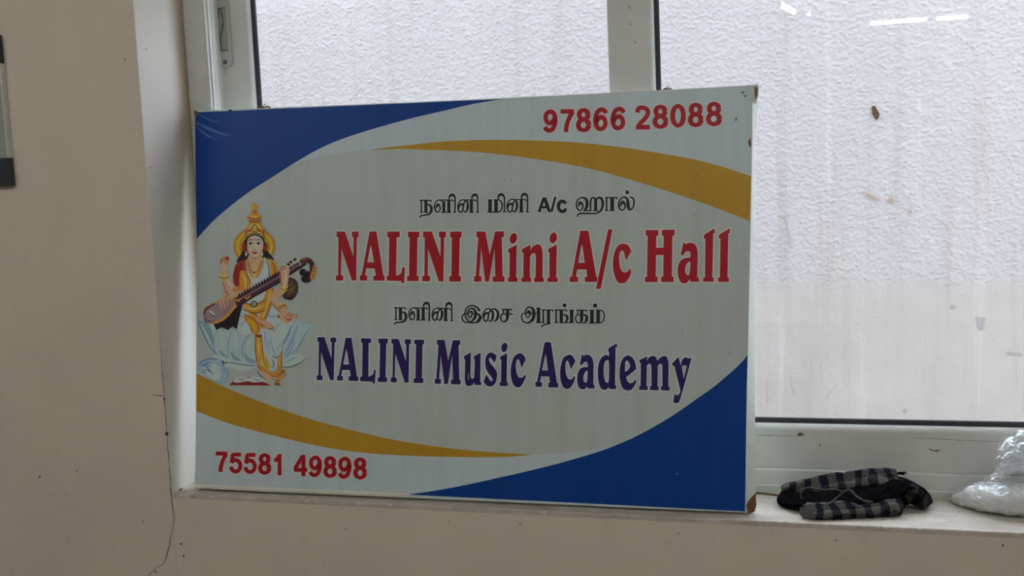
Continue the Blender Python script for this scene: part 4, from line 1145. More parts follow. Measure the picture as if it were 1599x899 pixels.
def L_dress(a):
    # skirt
    a.poly('saree', '226,562 S 238,525 300,508 370,496 420,512 464,555 466,605 442,650 416,700 406,745 L 395,782 342,778 S 326,700 316,622 L 300,618 S 258,628 226,602 L', G)
    a.poly('saree', '238,404 S 265,350 300,330 340,318 384,330 392,400 386,470 350,505 L 240,512', G)
    for k, sp in (('sareesh', '455,180,8 S 432,260,22 378,370,20 345,440,8'), ('sareesh', '160,250,5 S 168,350,12 182,440,6'), ('sareesh', '228,290,4 S 238,380,9 262,470,13 300,525,6'),
                  ('sareedk', '440,200,5 S 420,290,9 366,385,8'), ('sareedk', '245,510,6 S 280,540,14 330,515,6'), ('sareesh', '370,300,4 S 340,400,8 285,455,4'), ('sareesh', '205,330,4 S 205,420,9 225,500,5'),
                  ('sareedk', '240,560,8 S 262,600,14 250,660,6'), ('sareesh', '300,60,6 S 330,110,12 400,130,6'), ('sareesh', '280,240,5 S 300,200,8 350,170,5'), ('sareedk', '252,200,5 S 262,250,10 270,262,4')):
        a.stroke(k, sp, G4)
    a.stroke('lotuslt', '400,210,6 S 372,300,16 300,420,14 270,450,5', G4)
    for k, sp in (('sareesh', '236,540,4 S 262,548,7 300,545,4'), ('sareesh', '240,590,3 S 252,575,6 258,560,3'), ('sareesh', '350,520,4 S 372,545,6 400,545,3')):
        a.stroke(k, sp, G)
    # gold borders of the skirt
    a.poly('gold', '64,285 132,288 S 142,400 150,500 140,590 118,622 80,595 58,440 L', G4)
    a.stroke('golddk', '66,290,8 S 60,430,10 80,592,8', G4); a.stroke('golddk', '128,300,7 S 140,420,9 146,520,7', G4)
    a.stroke('goldlt', '98,330,14 S 100,430,22 108,540,14', G4)
    a.stroke('blousedk', '64,300,16 100,312,20 130,300,16', G4)
    a.poly('goldlt', '150,470 S 172,540 212,590 238,625 200,690 140,650 112,615 L', G4)
    a.stroke('golddk', '150,475,6 S 150,560,10 180,640,8 205,680,6', G4); a.stroke('gold', '170,520,10 S 185,580,22 205,640,14', G4)
    a.poly('gold', '355,440 350,660 308,660 300,560 335,490', G4)
    a.stroke('golddk', '352,450,6 348,655,8', G4); a.stroke('goldlt', '325,520,8 S 322,590,12 328,650,8', G4)
    a.poly('gold', '78,615 S 130,680 220,728 290,748 372,715 L 382,680 330,660 S 240,700 160,650 112,612 L', G4)
    a.stroke('golddk', '84,622,7 S 140,688,10 225,735,10 300,750,8', G4)
    a.poly('gold', '300,735 382,690 S 380,740 355,765 L 285,790', G4)
    a.stroke('golddk', '340,690,16 S 372,680,14 382,672,8', G4); a.stroke('leaf', '300,740,8 S 340,712,10 378,690,8', G4)
    # foot and its lamp
    a.poly('skin', '78,632 S 120,672 200,718 262,760 272,788 232,800 182,772 112,700 L', G4)
    a.stroke('leaf', '82,690,6 S 120,740,10 170,778,6', G4); a.stroke('skindk', '240,765,8 S 262,775,10 270,786,6', G4)
    a.poly('golddk', '268,795 S 300,785 332,795 L 322,815 338,840 260,840 278,815', G4)
    a.stroke('goldlt', '275,805,8 325,805,8', G4)
    # folded knee border and crossed foot
    a.poly('gold', '-60,60 S -20,90 60,118 104,170 112,268 62,292 20,262 0,190 -50,150 L', G4)
    a.stroke('golddk', '-55,70,8 S 20,110,12 70,150,10 100,210,10 108,268,8', G4); a.stroke('halo', '0,140,14 S 40,190,34 55,260,22', G4); a.stroke('golddk', '-10,180,5 S 20,230,8 30,265,5', G4)
    a.poly('gold', '0,40 S 70,60 110,110 160,190 140,235 112,200 60,130 0,95 L', G4)
    a.stroke('golddk', '10,55,5 S 80,90,9 130,200,6', G4)
    a.poly('skin', '60,92 S 130,120 220,165 266,202 250,242 200,238 140,185 82,150 L', G4)
    a.stroke('skindk', '205,232,10 S 240,228,14 262,205,8', G4); a.stroke('skindk', '90,150,5 S 150,195,9 200,238,6', G4)
layer('dress', L_dress)

def L_torso(a):
    a.poly('skin', '276,288 S 305,300 336,288 L 342,322 S 325,362 302,382 282,350 274,320 L', G)
    a.poly('blouse', '218,322 S 236,304 264,298 L 268,360 262,424 236,424 S 212,402 207,366 L', G)
    for sp in ('226,330,4 S 218,360,6 226,405,4', '246,312,4 S 240,350,6 246,410,4'): a.stroke('blousedk', sp, G)
    a.stroke('red', '236,318,6 S 230,355,8 236,400,5', G)
    a.poly('gold', '240,345 S 262,345 280,372 292,402 L 262,440 242,432 S 236,390 240,345 L', G)
    a.stroke('goldlt', '250,360,6 S 262,385,10 262,420,5', G)
    a.poly('saree', '344,284 S 364,298 372,330 376,400 360,450 L 330,470 S 322,420 342,360 L', G)
    a.stroke('sareesh', '356,300,4 S 366,350,7 358,420,5', G)
    a.poly('gold', '364,288 S 396,308 408,352 398,384 L 372,392 374,340', G)
    a.stroke('olive', '350,288,3 S 366,320,4 370,380,4 362,430,3', G); a.stroke('golddk', '380,305,4 S 392,335,6 390,372,4', G)
    for k, sp in (('gold', '270,298,5 S 276,340,7 302,376,7 330,340,7 338,298,5'), ('golddk', '276,300,3 S 284,336,4 302,362,4 322,335,4 332,300,3'), ('goldlt', '282,300,4 S 290,326,5 303,344,6 318,324,5 328,300,4'), ('olive', '262,302,4 S 266,345,5 282,392,4'), ('goldlt', '296,350,8 S 302,362,10 310,352,8')):
        a.stroke(k, sp, G)
    a.ell('blouse', 302, 352, 5, 5, G, n=10); a.ell('goldlt', 302, 374, 7, 8, G, n=10)
    # sash and belt
    a.poly('gold', '352,432 S 372,420 388,418 L 376,490 350,562 322,562 S 338,500 352,432 L', G)
    a.stroke('goldlt', '372,430,7 S 360,490,9 338,552,7', G); a.stroke('golddk', '386,420,4 S 376,488,5 350,560,5', G)
    a.poly('gold', '254,480 S 300,492 352,468 L 352,518 S 310,534 256,518 L', G)
    a.stroke('golddk', '255,482,4 S 300,494,5 351,470,4', G); a.stroke('golddk', '256,516,4 S 308,530,5 351,516,4', G); a.stroke('goldlt', '260,500,6 S 300,512,8 348,494,6', G)
    a.ell('hair', 301, 490, 14, 14, G); a.ell('page', 301, 490, 9, 9, G, n=12); a.ell('golddk', 301, 490, 5, 5, G, n=10)
    # neck
    a.poly('skin', '284,262 325,262 S 326,282 338,292 305,306 272,292 L', G)
    a.stroke('skindk', '286,276,4 S 305,290,7 324,276,4', G)
layer('torso', L_torso)

def L_arms(a):
    a.poly('skin', '160,384 S 156,352 170,336 184,342 192,378 214,412 244,424 L 240,452 S 200,460 178,440 L', G)
    a.stroke('skindk', '164,390,4 S 176,430,6 205,452,4', G); a.stroke('skinlt', '176,350,6 S 184,385,9 208,420,7', G)
    a.poly('skin', '154,312 S 160,286 178,282 192,290 191,318 181,342 163,346 L', G)
    for sp in ('158,292,5 152,314,4', '166,284,5 160,312,4', '176,282,5 172,312,4', '188,288,5 182,314,4'): a.stroke('skindk', sp, G)
    a.ell('blouse', 183, 290, 9, 8, G, n=10); a.stroke('skinlt', '168,318,8 S 172,330,9 172,342,7', G)
    for k, sp in (('goldlt', '150,362,8 S 170,370,9 188,360,8'), ('golddk', '150,371,4 S 170,379,4 189,369,4'), ('goldlt', '152,380,7 S 172,388,8 190,378,7'), ('gold', '206,424,9 S 226,424,10 240,410,9'), ('golddk', '208,432,3 S 228,432,3 243,418,3')): a.stroke(k, sp, G)
    a.poly('skin', '168,428 S 186,424 206,440 214,452 190,486 168,508 146,500 140,482 158,464 L', G)
    a.stroke('skindk', '172,432,5 S 186,445,6 176,470,4', G)
layer('arm', L_arms)

def L_arm2(a):
    a.poly('skin', '366,456 S 400,462 428,490 444,516 424,532 402,512 376,488 L', G)
    a.stroke('skindk', '374,480,4 S 398,508,6 420,530,4', G); a.stroke('skinlt', '388,466,6 S 410,480,8 432,506,6', G)
    for k, sp in (('goldlt', '404,502,7 S 420,490,8 438,488,7'), ('golddk', '408,508,4 S 424,497,4 441,494,4'), ('gold', '412,515,7 S 426,503,8 444,500,7')): a.stroke(k, sp, G)
    a.stroke('golddk', '404,545,14 450,540,16 490,545,14', G); a.stroke('gold', '406,540,6 488,540,6', G)
    a.poly('skin', '414,532 S 440,520 462,532 482,538 488,548 470,556 450,576 434,572 414,556 L', G)
    for sp in ('440,536,4 470,548,5', '432,545,4 452,566,5', '452,530,4 480,543,4'): a.stroke('skindk', sp, G)
    a.stroke('lip_red', '446,556,5 S 458,560,6 466,552,4', G)
layer('arm', L_arm2)

def L_lute(a):
    a.ell('gourd', 456, 422, 39, 49, G, rot=0.25, n=26)
    a.stroke('ebony', '430,462,6 S 462,468,9 486,446,6', G)
    for sp in ('446,412,4 S 460,408,5 470,398,4', '440,430,4 S 462,428,6 480,412,4', '448,446,4 S 464,440,5 476,430,3'): a.stroke('olive', sp, G)
    # bowl
    a.poly('ebony', '118,572 S 170,556 212,516 250,480 L 262,462 S 244,520 226,600 L 206,588 188,605 160,592 136,604 126,582', G)
    a.poly('gold', '78,542 S 84,508 130,482 190,468 224,470 218,508 176,556 128,578 96,572 L', G)
    a.poly('plumface', '82,540 S 90,510 134,486 188,474 214,476 208,504 170,546 126,568 98,564 L', G)
    a.stroke('plumlt', '84,545,9 S 92,565,13 124,566,8', G); a.stroke('plum', '82,538,6 S 92,512,8 130,490,6', G)
    a.stroke('page', '106,520,7 S 116,528,9 128,540,7', G); a.stroke('hair', '110,532,3 128,546,4', G)
    # neck
    a.poly('plum', '212,466 522,292 532,312 252,492 226,500', G)
    a.stroke('plumlt', '230,474,7 S 330,418,9 525,303,7', G)
    a.stroke('golddk', '210,470,5 270,436,6 330,402,5', G); a.stroke('ebony', '240,492,6 400,402,6 530,314,5', G)
    for i in range(15):
        t = i / 14
        x, y = 236 + 172 * t, 452 - 98 * t
        a.poly('ebony', '%.1f,%.1f %.1f,%.1f %.1f,%.1f %.1f,%.1f' % (x - 4, y - 5, x + 4, y - 9, x + 8, y + 4, x - 1, y + 8), G)
    for sp in ('262,458,5 S 272,466,8 286,452,5', '216,470,6 S 232,476,9 244,464,5'): a.stroke('gold', sp, G)
    # pegs, bridge bar, scroll and its finial
    for cx, cy in ((463, 306), (480, 295), (452, 316)): a.ell('hair', cx, cy, 7, 6, G, n=10)
    a.stroke('page', '494,292,4 506,322,4', G)
    for cx, cy in ((470, 326), (486, 322)): a.ell('page', cx, cy, 2.5, 2.5, G, n=8)
    a.stroke('plum', '505,303,16 S 532,296,20 552,310,22 556,335,20 552,360,20 540,384,22 520,386,18 510,372,10', G)
    a.ell('ebony', 516, 352, 16, 16, G); a.stroke('ebony', '520,360,20 S 532,362,22 545,350,16', G); a.ell('ebony', 526, 382, 16, 13, G)
    a.stroke('golddk', '500,300,6 S 520,294,8 536,298,6', G)
    a.poly('gold', '562,318 S 576,330 572,352 562,378 550,382 548,362 556,345 L', G)
    for cx, cy in ((567, 330), (565, 348), (559, 366)): a.ell('golddk', cx, cy, 4, 5, G, n=8)
    # fingers on strings and the hand round the neck
    for sp in ('150,478,10 S 156,494,9 160,512,6', '164,474,10 S 170,490,9 174,510,6', '178,468,10 S 184,482,9 184,500,6'): a.stroke('skin', sp, G)
    for sp in ('158,484,3 S 163,496,3 166,512,2', '172,480,3 S 178,492,3 180,506,2'): a.stroke('skindk', sp, G)
    a.poly('skin', '380,440 S 410,420 434,430 432,446 402,464 374,462 L', G)
    a.poly('skin', '416,334 S 438,320 456,334 454,372 444,424 422,420 414,372 L', G)
    a.stroke('skinlt', '438,340,8 S 442,370,11 436,412,8', G); a.stroke('skindk', '420,350,4 S 418,385,6 424,416,4', G)
    for sp in ('418,336,5 S 428,326,5 440,328,4', '416,346,5 S 428,338,5 442,338,4'): a.stroke('skindk', sp, G)
    for k, sp in (('goldlt', '418,412,7 S 432,420,8 450,414,7'), ('golddk', '418,420,3 S 432,428,3 449,422,3'), ('goldlt', '414,428,6 S 428,436,7 446,428,6')): a.stroke(k, sp, G)
layer('lute', L_lute)

def L_head(a):
    a.ell('blouse', 256, 240, 9, 20, G, n=14); a.ell('blouse', 352, 240, 9, 20, G, n=14)
    a.poly('skinlt', '272,210 S 276,192 304,184 334,192 344,215 340,250 326,276 305,288 286,278 271,250 L', G)
    a.stroke('skin', '276,230,7 S 276,258,8 292,280,6', G); a.stroke('skin', '338,226,6 S 336,256,7 322,278,6', G)
    a.stroke('hair', '268,238,7 S 268,212,8 280,196,7 304,187,6 330,196,7 344,212,8 346,238,7', G)
    a.ell('page', 267, 272, 5, 8, G, n=10); a.ell('page', 337, 272, 5, 8, G, n=10); a.ell('gold', 267, 262, 4, 4, G, n=8); a.ell('gold', 337, 262, 4, 4, G, n=8)
    for sx in (-1, 1):
        c = 304 + 17 * sx
        a.ell('page', c, 226, 10, 5.2, G, n=14); a.ell('eye', c, 226, 5.4, 5.2, G, n=12)
        a.stroke('eye', '%f,226,1.5 S %f,220,3 %f,226,1.8' % (c - 11, c, c + 11), G)
        a.stroke('eye', '%f,213,2 S %f,207.5,4.2 %f,214,2' % (304 + 6 * sx, c, 304 + 30 * sx), G)
    a.stroke('skin', '301,214,3 S 299,236,4 298,246,5', G); a.stroke('skindk', '296,249,2 S 304,253,3 312,249,2', G)
    a.poly('lip_red', '290,264 S 298,260 304,262 311,260 319,264 304,273 L', G); a.stroke('blousedk', '291,265,1.2 S 304,268,1.8 318,265,1.2', G)
    a.stroke('skin', '296,279,2 S 305,281,3 313,279,2', G)
    a.ell('lip_red', 304, 208, 3, 3.6, G, n=10)
layer('face', L_head)

def L_crown(a):
    a.poly('gold', '262,206 S 258,182 266,158 278,140 L 280,124 328,124 332,140 S 346,158 352,182 347,206 L 342,196 S 330,184 304,180 280,184 268,196 L', G)
    a.poly('goldlt', '284,142 S 300,136 322,142 332,160 304,150 280,160 L', G)
    a.poly('gold', '274,118 S 270,106 282,98 293,84 L 314,84 S 322,98 336,106 333,118 305,124 L', G)
    a.poly('gold', '294,80 S 288,62 298,52 303,42 308,52 318,62 313,80 304,83 L', G)
    for k, sp in (('golddk', '278,124,6 S 304,130,6 330,124,6'), ('golddk', '275,112,4 S 304,119,5 333,112,4'), ('golddk', '294,84,4 S 304,87,4 314,84,4'), ('goldlt', '284,104,4 S 304,108,6 324,104,4'), ('goldlt', '300,58,5 S 298,66,7 301,76,4'),
                  ('golddk', '264,186,4 S 282,168,5 304,164,5 328,168,5 346,186,4'), ('golddk', '266,200,4 S 284,183,5 304,180,5 326,183,5 343,200,4'), ('goldlt', '270,186,5 S 286,176,7 304,173,7 324,176,7 340,186,5'), ('golddk', '262,160,4 S 268,175,5 262,204,4'), ('golddk', '346,160,4 S 344,175,5 348,204,4')):
        a.stroke(k, sp, G)
    a.poly('golddk', '304,136 S 316,152 320,168 304,176 290,168 292,152 L', G); a.poly('goldlt', '304,144 S 312,155 314,166 304,171 295,166 297,155 L', G)
    for cx, cy in ((304, 160), (284, 172), (325, 172), (304, 94), (290, 132), (318, 132)): a.ell('blouse', cx, cy, 3.2, 3.2, G, n=8)
layer('crown', L_crown)

# ================================================================== LOOSE THINGS ON THE SILL AND WALL
def plaid_mat(k=1.0):
    t = NT('grey_black_checked_cloth')
    t.bsdf.inputs['Roughness'].default_value = 0.97
    t.bsdf.inputs['Specular IOR Level'].default_value = 0.02
    uv = t.n('ShaderNodeUVMap'); uv.uv_map = 'UVMap'
    sep = t.n('ShaderNodeSeparateXYZ'); t.l(uv.outputs[0], sep.inputs[0])
    def band(sock, per, duty):
        d = t.n('ShaderNodeMath', operation='DIVIDE'); d.inputs[1].default_value = per; t.l(sock, d.inputs[0])
        f = t.n('ShaderNodeMath', operation='FRACT'); t.l(d.outputs[0], f.inputs[0])
        g = t.n('ShaderNodeMath', operation='GREATER_THAN'); g.inputs[1].default_value = duty; t.l(f.outputs[0], g.inputs[0])
        return g.outputs[0]
    co = t.coord()
    def wobble(sock, amt, sc):
        m = t.n('ShaderNodeMath', operation='MULTIPLY_ADD'); m.inputs[1].default_value = amt
        t.l(t.noise(co, sc, 3), m.inputs[0]); t.l(sock, m.inputs[2]); return m.outputs[0]
    bu, bv = band(wobble(sep.outputs['X'], .026, 26), 0.030, 0.46), band(wobble(sep.outputs['Y'], .020, 40), 0.030, 0.5)
    q = lambda *v: tuple(x * k for x in v) + (1,)
    c1 = t.mix(bv, q(0.012, 0.013, 0.020), q(0.045, 0.043, 0.052))
    c2 = t.mix(bv, q(0.070, 0.064, 0.060), q(0.165, 0.155, 0.143))
    c = t.mix(bu, c1, c2)
    nz = t.noise(co, 420, 3, 0.6)
    c = t.mix(1.0, c, t.ramp(nz, 0.3, 0.75, (0.55, 0.55, 0.55, 1), (1.25, 1.25, 1.25, 1)), 'MULTIPLY')
    t.l(c, t.bsdf.inputs['Base Color'])
    t.l(t.bump(t.noise(co, 600, 2), 0.6, 0.0015, t.bump(t.noise(co, 90, 4), 0.7, 0.006)), t.bsdf.inputs['Normal'])
    return t.m
M['plaid'] = plaid_mat()
M['plaid_shaded'] = plaid_mat(0.28)
M['cloth_black'] = plain('black_cloth_lining', (0.006, 0.006, 0.007, 1), 0.98, 0.0, vary=0.4, bscale=150, bump=0.003)
M['cloth_edge'] = plain('grey_cloth_edge', (0.085, 0.083, 0.080, 1), 0.95, 0.1, vary=0.3, bscale=300, bump=0.001)

def loft(name, stations, mat_, parent, seg=28, amp=0.002, freq=60, sub=5, seed=0, zmin=None, uvscale=True, smooth=True, sq=0.8):
    """lumpy roll: stations (x,y,z, half depth, half height, roll angle)"""
    st = []
    n = len(stations)
    for i in range(n - 1):
        p0, p1, p2, p3 = stations[max(i - 1, 0)], stations[i], stations[i + 1], stations[min(i + 2, n - 1)]
        if i == 0: st.append(p1)
        st += cat(p0, p1, p2, p3, sub)
    bm = bmesh.new(); uvl = bm.loops.layers.uv.new('UVMap')
    rings, acc = [], 0.0
    us = []
    for i, s_ in enumerate(st):
        c = Vector(s_[:3]); nx_ = Vector(st[min(i + 1, len(st) - 1)][:3]) - Vector(st[max(i - 1, 0)][:3]); nx_.normalize()
        if i: acc += (c - Vector(st[i - 1][:3])).length
        us.append(acc)
        side = Vector((0, 0, 1)).cross(nx_)
        if side.length < 1e-3: side = Vector((0, 1, 0))
        side.normalize(); upv = nx_.cross(side).normalized()
        ca, sa = math.cos(s_[5]), math.sin(s_[5])
        A = side * ca + upv * sa; B = upv * ca - side * sa
        ring = []
        for k in range(seg):
            t = 2 * math.pi * k / seg
            cc, ss = math.cos(t), math.sin(t)
            cc = math.copysign(abs(cc) ** sq, cc); ss = math.copysign(abs(ss) ** sq, ss)
            p = c + A * (s_[3] * cc) + B * (s_[4] * ss)
            d = noise.noise(p * freq + Vector((seed, 0, 0))) + 0.5 * noise.noise(p * freq * 2.3 + Vector((0, seed, 0)))
            p += (p - c).normalized() * (d * amp)
            if zmin is not None: p.z = max(p.z, zmin)
            ring.append(bm.verts.new(p))
        rings.append(ring)
    for i in range(len(rings) - 1):
        per = 2 * math.pi * (st[i][3] + st[i][4]) / 2
        for k in range(seg):
            k2 = (k + 1) % seg
            f = bm.faces.new((rings[i][k], rings[i][k2], rings[i + 1][k2], rings[i + 1][k]))
            for lp, (ii, kk) in zip(f.loops, ((i, k), (i, k + 1), (i + 1, k + 1), (i + 1, k))):
                lp[uvl].uv = (us[ii], per * kk / seg)
    bm.faces.new(rings[0][::-1]); bm.faces.new(rings[-1])
    bmesh.ops.recalc_face_normals(bm, faces=bm.faces)
    return mesh_obj(name, bm, mat_, parent, smooth=smooth)

cloth = empty('folded_cloth', (0, 0, 0))
tag(cloth, 'crumpled grey and black checked cloth folded on the window sill', 'cloth')
Z0 = ZS + 0.0006
loft('back_fold', [(1.304, .128, .828, .004, .003, 0), (1.311, .128, .824, .010, .009, .3), (1.335, .127, .825, .014, .014, .5), (1.375, .127, .831, .018, .017, .6), (1.43, .127, .839, .021, .020, .65), (1.48, .127, .846, .022, .021, .7), (1.507, .128, .8495, .021, .020, .7), (1.518, .129, .851, .016, .016, .7)], M['plaid'], cloth, amp=.0034, freq=42, seed=2, seg=36, sub=9, sq=.62)
loft('front_fold', [(1.343, .038, .8105, .012, .0095, .15), (1.352, .035, .8112, .020, .0108, .2), (1.385, .040, .8108, .023, .0102, .2), (1.42, .048, .8122, .022, .0115, .25), (1.46, .059, .8130, .021, .0120, .2), (1.498, .070, .8160, .020, .0150, .25), (1.514, .076, .8155, .016, .0150, .3)], M['plaid'], cloth, amp=.0024, freq=45, seed=5, zmin=Z0, seg=36, sub=9, sq=.55)
loft('inner_fold', [(1.309, .122, .812, .010, .010, 0), (1.325, .095, .811, .034, .011, 0), (1.37, .088, .812, .045, .013, 0), (1.43, .092, .817, .044, .017, .1), (1.49, .102, .824, .036, .023, .1), (1.525, .115, .826, .026, .025, 0), (1.54, .118, .820, .016, .017, 0)], M['cloth_black'], cloth, amp=.008, freq=44, seed=9, zmin=Z0, seg=44, sub=9)
loft('tail_fold', [(1.506, .120, .846, .014, .014, 0), (1.528, .118, .838, .024, .016, .1), (1.548, .113, .826, .027, .016, .1), (1.562, .108, .815, .025, .013, 0), (1.5685, .105, .8065, .019, .006, 0)], M['plaid_shaded'], cloth, amp=.0030, freq=55, seed=12, zmin=Z0, sub=8)
def at_y07(px, py): return (1.3435 + (px - 1255) * .00114, .075, .8119 - (py - 790) * .00128 - (px - 1255) * .0000)
def strand(name, pts, r, m=None):
    bm = bmesh.new()
    P = [at_y07(*p) for p in pts]
    q = [P[0]]
    for i in range(len(P) - 1):
        q += cat(P[max(i - 1, 0)], P[i], P[i + 1], P[min(i + 2, len(P) - 1)], 5)
    q = [(x + .0006 * noise.noise(Vector((x * 300, 1, 2))), y - .020 + .014 * math.sin(x * 90), z + .0006 * noise.noise(Vector((x * 260, 5, 2)))) for x, y, z in q]
    tube(bm, q, [r * (.7 + .5 * abs(noise.noise(Vector((i * .4, r * 900, 0))))) for i in range(len(q))], 8)
    return mesh_obj(name, bm, m or M['cloth_edge'], cloth, smooth=True)
strand('strap', [(1252, 781), (1251, 772), (1258, 765), (1275, 760), (1293, 760), (1308, 764), (1318, 769)], .0022)
strand('strap', [(1286, 784), (1300, 780), (1312, 774), (1322, 766), (1330, 763), (1336, 768), (1348, 773), (1362, 778)], .0026)
strand('strap', [(1268, 786), (1282, 783), (1296, 786), (1310, 782)], .0022, M['cloth_black'])
bm = bmesh.new()
tube(bm, [(1.517, .128, .862), (1.524, .127, .863), (1.531, .126, .861)], [.0022, .003, .0018], 8)
tube(bm, [(1.524, .127, .863), (1.530, .124, .866), (1.535, .124, .863)], [.0014, .0016, .001], 6)
mesh_obj('thread_end', bm, M['cloth_black'], cloth)

# clear plastic bag with white granules
def film_mat():
    t = NT('crinkled_clear_plastic_film')
    t.t.nodes.remove(t.bsdf)
    co = t.coord()
    v = t.n('ShaderNodeTexVoronoi'); v.inputs['Scale'].default_value = 38; t.l(co, v.inputs['Vector'])
    nb = t.bump(t.noise(co, 60, 3, 0.5), 0.5, 0.006, t.bump(v.outputs['Distance'], 0.6, 0.010))
    tr = t.n('ShaderNodeBsdfTransparent')
    gl = t.n('ShaderNodeBsdfGlossy'); gl.inputs['Roughness'].default_value = 0.12; t.l(nb, gl.inputs['Normal'])
    df = t.n('ShaderNodeBsdfDiffuse'); df.inputs['Color'].default_value = (0.85, 0.87, 0.88, 1); t.l(nb, df.inputs['Normal'])
    tl = t.n('ShaderNodeBsdfTranslucent'); tl.inputs['Color'].default_value = (0.9, 0.92, 0.93, 1)
    m0 = t.n('ShaderNodeMixShader'); m0.inputs[0].default_value = 0.5; t.l(df.outputs[0], m0.inputs[1]); t.l(tl.outputs[0], m0.inputs[2])
    m1 = t.n('ShaderNodeMixShader'); m1.inputs[0].default_value = 0.20; t.l(tr.outputs[0], m1.inputs[1]); t.l(m0.outputs[0], m1.inputs[2])
    lw = t.n('ShaderNodeLayerWeight'); lw.inputs['Blend'].default_value = 0.42; t.l(nb, lw.inputs['Normal'])
    mr = t.n('ShaderNodeMapRange'); mr.inputs['To Min'].default_value = 0.08; mr.inputs['To Max'].default_value = 0.50
    t.l(lw.outputs['Facing'], mr.inputs['Value'])
    m2 = t.n('ShaderNodeMixShader'); t.l(mr.outputs[0], m2.inputs[0]); t.l(m1.outputs[0], m2.inputs[1]); t.l(gl.outputs[0], m2.inputs[2])
    t.l(m2.outputs[0], t.out.inputs['Surface'])
    return t.m
M['film'] = film_mat()
M['granules'] = plain('white_granules', (0.80, 0.79, 0.765, 1), 0.8, 0.3, vary=0.10, bscale=500, bump=0.002)
bag = empty('plastic_bag', (0, 0, 0))
tag(bag, 'knotted clear plastic bag of white granules at the right end of the sill', 'bag')
body = [(1.6165, .160, .8045, .004, .003, 0), (1.632, .146, .815, .020, .014, 0), (1.658, .130, .825, .038, .024, 0), (1.690, .116, .829, .048, .028, 0), (1.722, .112, .829, .052, .028, 0), (1.76, .114, .829, .052, .028, 0), (1.80, .118, .822, .042, .022, 0), (1.832, .122, .808, .014, .008, 0)]
loft('granules', [(x + (.004 if i == 0 else 0), y, z - .004, a * .90, b * .86, r) for i, (x, y, z, a, b, r) in enumerate(body)], M['granules'], bag, seg=36, sub=8, amp=.0050, freq=55, seed=21, zmin=ZS + .0014)
loft('bag_film', body, M['film'], bag, seg=44, amp=.0055, freq=60, seed=25, zmin=Z0, sub=8, smooth=False)
loft('bag_neck', [(1.690, .118, .846, .030, .024, 0), (1.696, .120, .862, .018, .015, 0), (1.702, .123, .874, .013, .012, 0), (1.710, .126, .886, .018, .016, 0), (1.720, .129, .898, .026, .024, 0)], M['film'], bag, seg=26, amp=.0035, freq=90, seed=31, sub=5, smooth=False)
loft('bag_top', [(1.694, .124, .872, .010, .008, 0), (1.706, .126, .886, .026, .022, 0), (1.728, .130, .902, .034, .034, 0), (1.756, .130, .914, .036, .036, 0), (1.785, .130, .918, .028, .028, 0), (1.802, .130, .920, .008, .008, 0)], M['film'], bag, seg=34, amp=.007, freq=52, seed=35, sub=7, smooth=False)
loft('bag_gather', [(1.706, .126, .884, .010, .008, 0), (1.728, .130, .898, .020, .018, .3), (1.756, .130, .908, .022, .020, .3), (1.782, .130, .912, .010, .010, .3)], M['film'], bag, seg=24, amp=.009, freq=75, seed=41, sub=6, smooth=False)

# two loose wires along the back of the sill
M['wire'] = plain('brown_wire', (0.16, 0.10, 0.06, 1), 0.6, 0.3, vary=0.2)
for i, (dy, lab) in enumerate(((0.0, 'thin brown wire lying along the window frame behind the cloth, nearer the glass'), (-0.007, 'thin brown wire lying on the sill behind the cloth, nearer the room'))):
    bm = bmesh.new()
    P = [(1.19, .1705, 0), (1.235, .1690, 0), (1.262, .1660, 0), (1.29, .1600, 0), (1.318, .1520, 0), (1.345, .148, 0)]
    tube(bm, [(x, y + dy - .001 * (k % 2), ZS + .0014) for k, (x, y, _) in enumerate(P)], .0012, 8)
    o = mesh_obj('wire', bm, M['wire'], smooth=True)
    tag(o, lab, 'wire', 'loose wires on the sill')

# dry bits caught on the board's top edge
M['leafbit'] = plain('dry_brown_leaf', (0.22, 0.115, 0.055, 1), 0.85, 0.2, vary=0.4, bscale=300)
def on_top(px, py, up_, dep=-0.008):
    x, y = mp(BOARD, px, py)
    return sign.matrix_world @ Vector((x, y + up_, dep))
for cx, cy, lab, k in ((409, 168.6, 'dry brown leaf bit on the top edge of the board, at the blue corner', 1.0), (1040, 139.9, 'dry brown leaf bit on the top edge of the board, beside the window mullion', 0.8)):
    bm = bmesh.new()
    tube(bm, [on_top(cx - 8 * k, cy + .4, .0012), on_top(cx - 3 * k, cy - 1, .004 * k), on_top(cx + 1, cy + .3, .0025), on_top(cx + 6 * k, cy - .6, .0055 * k), on_top(cx + 10 * k, cy - .4, .0022), on_top(cx + 13 * k, cy + .4, .0012)], [.0008, .0022 * k, .0026 * k, .0016, .0018, .0007], 6)
    tube(bm, [on_top(cx - 2, cy, .0015), on_top(cx + 1, cy - 1, .008 * k), on_top(cx + 4, cy, .0105 * k)], [.001, .0012, .0005], 6)
    tag(mesh_obj('dry_leaf', bm, M['leafbit']), lab, 'leaf', 'dry bits on the board')
bm = bmesh.new()
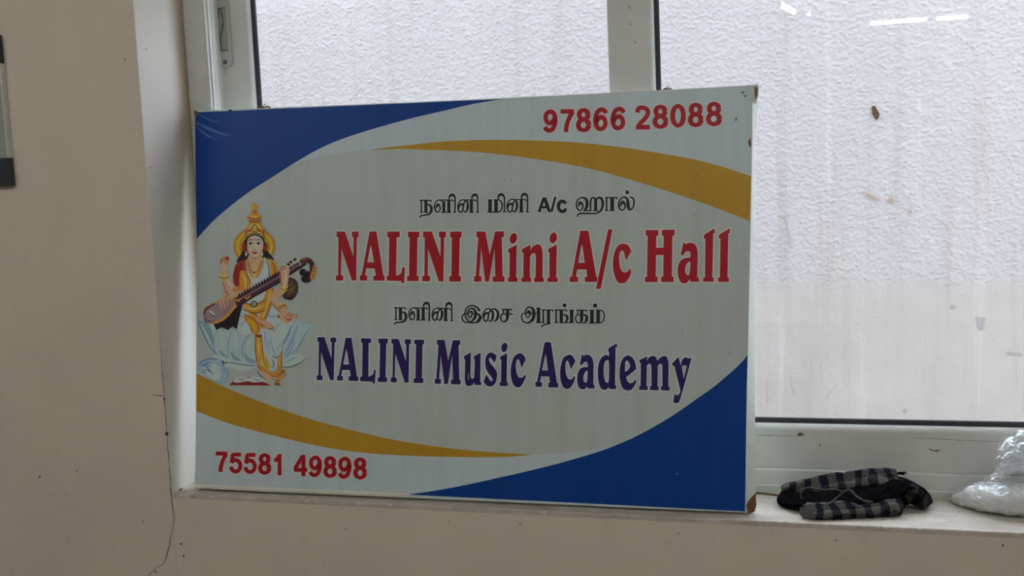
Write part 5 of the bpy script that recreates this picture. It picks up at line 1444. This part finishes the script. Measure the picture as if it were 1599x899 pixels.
for i in range(26):
    cx = random.uniform(414, 462); p = on_top(cx, 168.6 - (cx - 414) * .042, random.uniform(.0004, .0016), random.uniform(-.012, -.002))
    bmesh.ops.create_icosphere(bm, subdivisions=1, radius=random.uniform(.0008, .0017), matrix=Matrix.Translation(p))
o = mesh_obj('dirt_crumbs', bm, M['smudge'])
tag(o, 'grey brown dirt crumbs along the top edge of the blue corner', 'dirt', kind='stuff')

# small whiteboard on the left wall
M['board_face'] = plain('grey_white_board_face', (0.36, 0.40, 0.385, 1), 0.35, 0.4, vary=0.03, bscale=20)
M['board_trim'] = plain('pale_board_trim', (0.68, 0.66, 0.60, 1), 0.5, 0.4, vary=0.05)
M['board_cap'] = plain('black_plastic_corner', (0.038, 0.040, 0.050, 1), 0.45, 0.4, vary=0.15)
wb = empty('whiteboard', (-0.56, -0.007, 1.66))
tag(wb, 'grey board with black corner caps hanging on the left wall', 'board')
wx0, wx1, wz0, wz1 = -0.775, -0.3425, 1.4960, 1.8235
def wbox(name, a, b, m, bev=.001):
    o = box(name, [a[i] - wb.location[i] for i in range(3)], [b[i] - wb.location[i] for i in range(3)], m, wb, bev)
    return o
wbox('board_panel', (wx0 + .004, -.0105, wz0 + .004), (wx1 - .004, -.0005, wz1 - .004), M['board_face'])
wbox('edge_trim', (wx1 - .0045, -.0125, wz0 + .03), (wx1, -.0003, wz1 - .03), M['board_trim'], .0008)
wbox('edge_trim', (wx0, -.0125, wz0 + .03), (wx0 + .0045, -.0003, wz1 - .03), M['board_trim'], .0008)
wbox('edge_trim', (wx0 + .03, -.0125, wz1 - .0045), (wx1 - .03, -.0003, wz1), M['board_trim'], .0008)
wbox('edge_trim', (wx0 + .03, -.0125, wz0), (wx1 - .03, -.0003, wz0 + .0045), M['board_trim'], .0008)
for cx0, cx1 in ((wx1 - .058, wx1 + .0015), (wx0 - .0015, wx0 + .058)):
    for cz0, cz1 in ((wz0 - .002, wz0 + .0605), (wz1 - .0605, wz1 + .002)):
        wbox('corner_cap', (cx0, -.0150, cz0), (cx1, -.0003, cz1), M['board_cap'], .002)
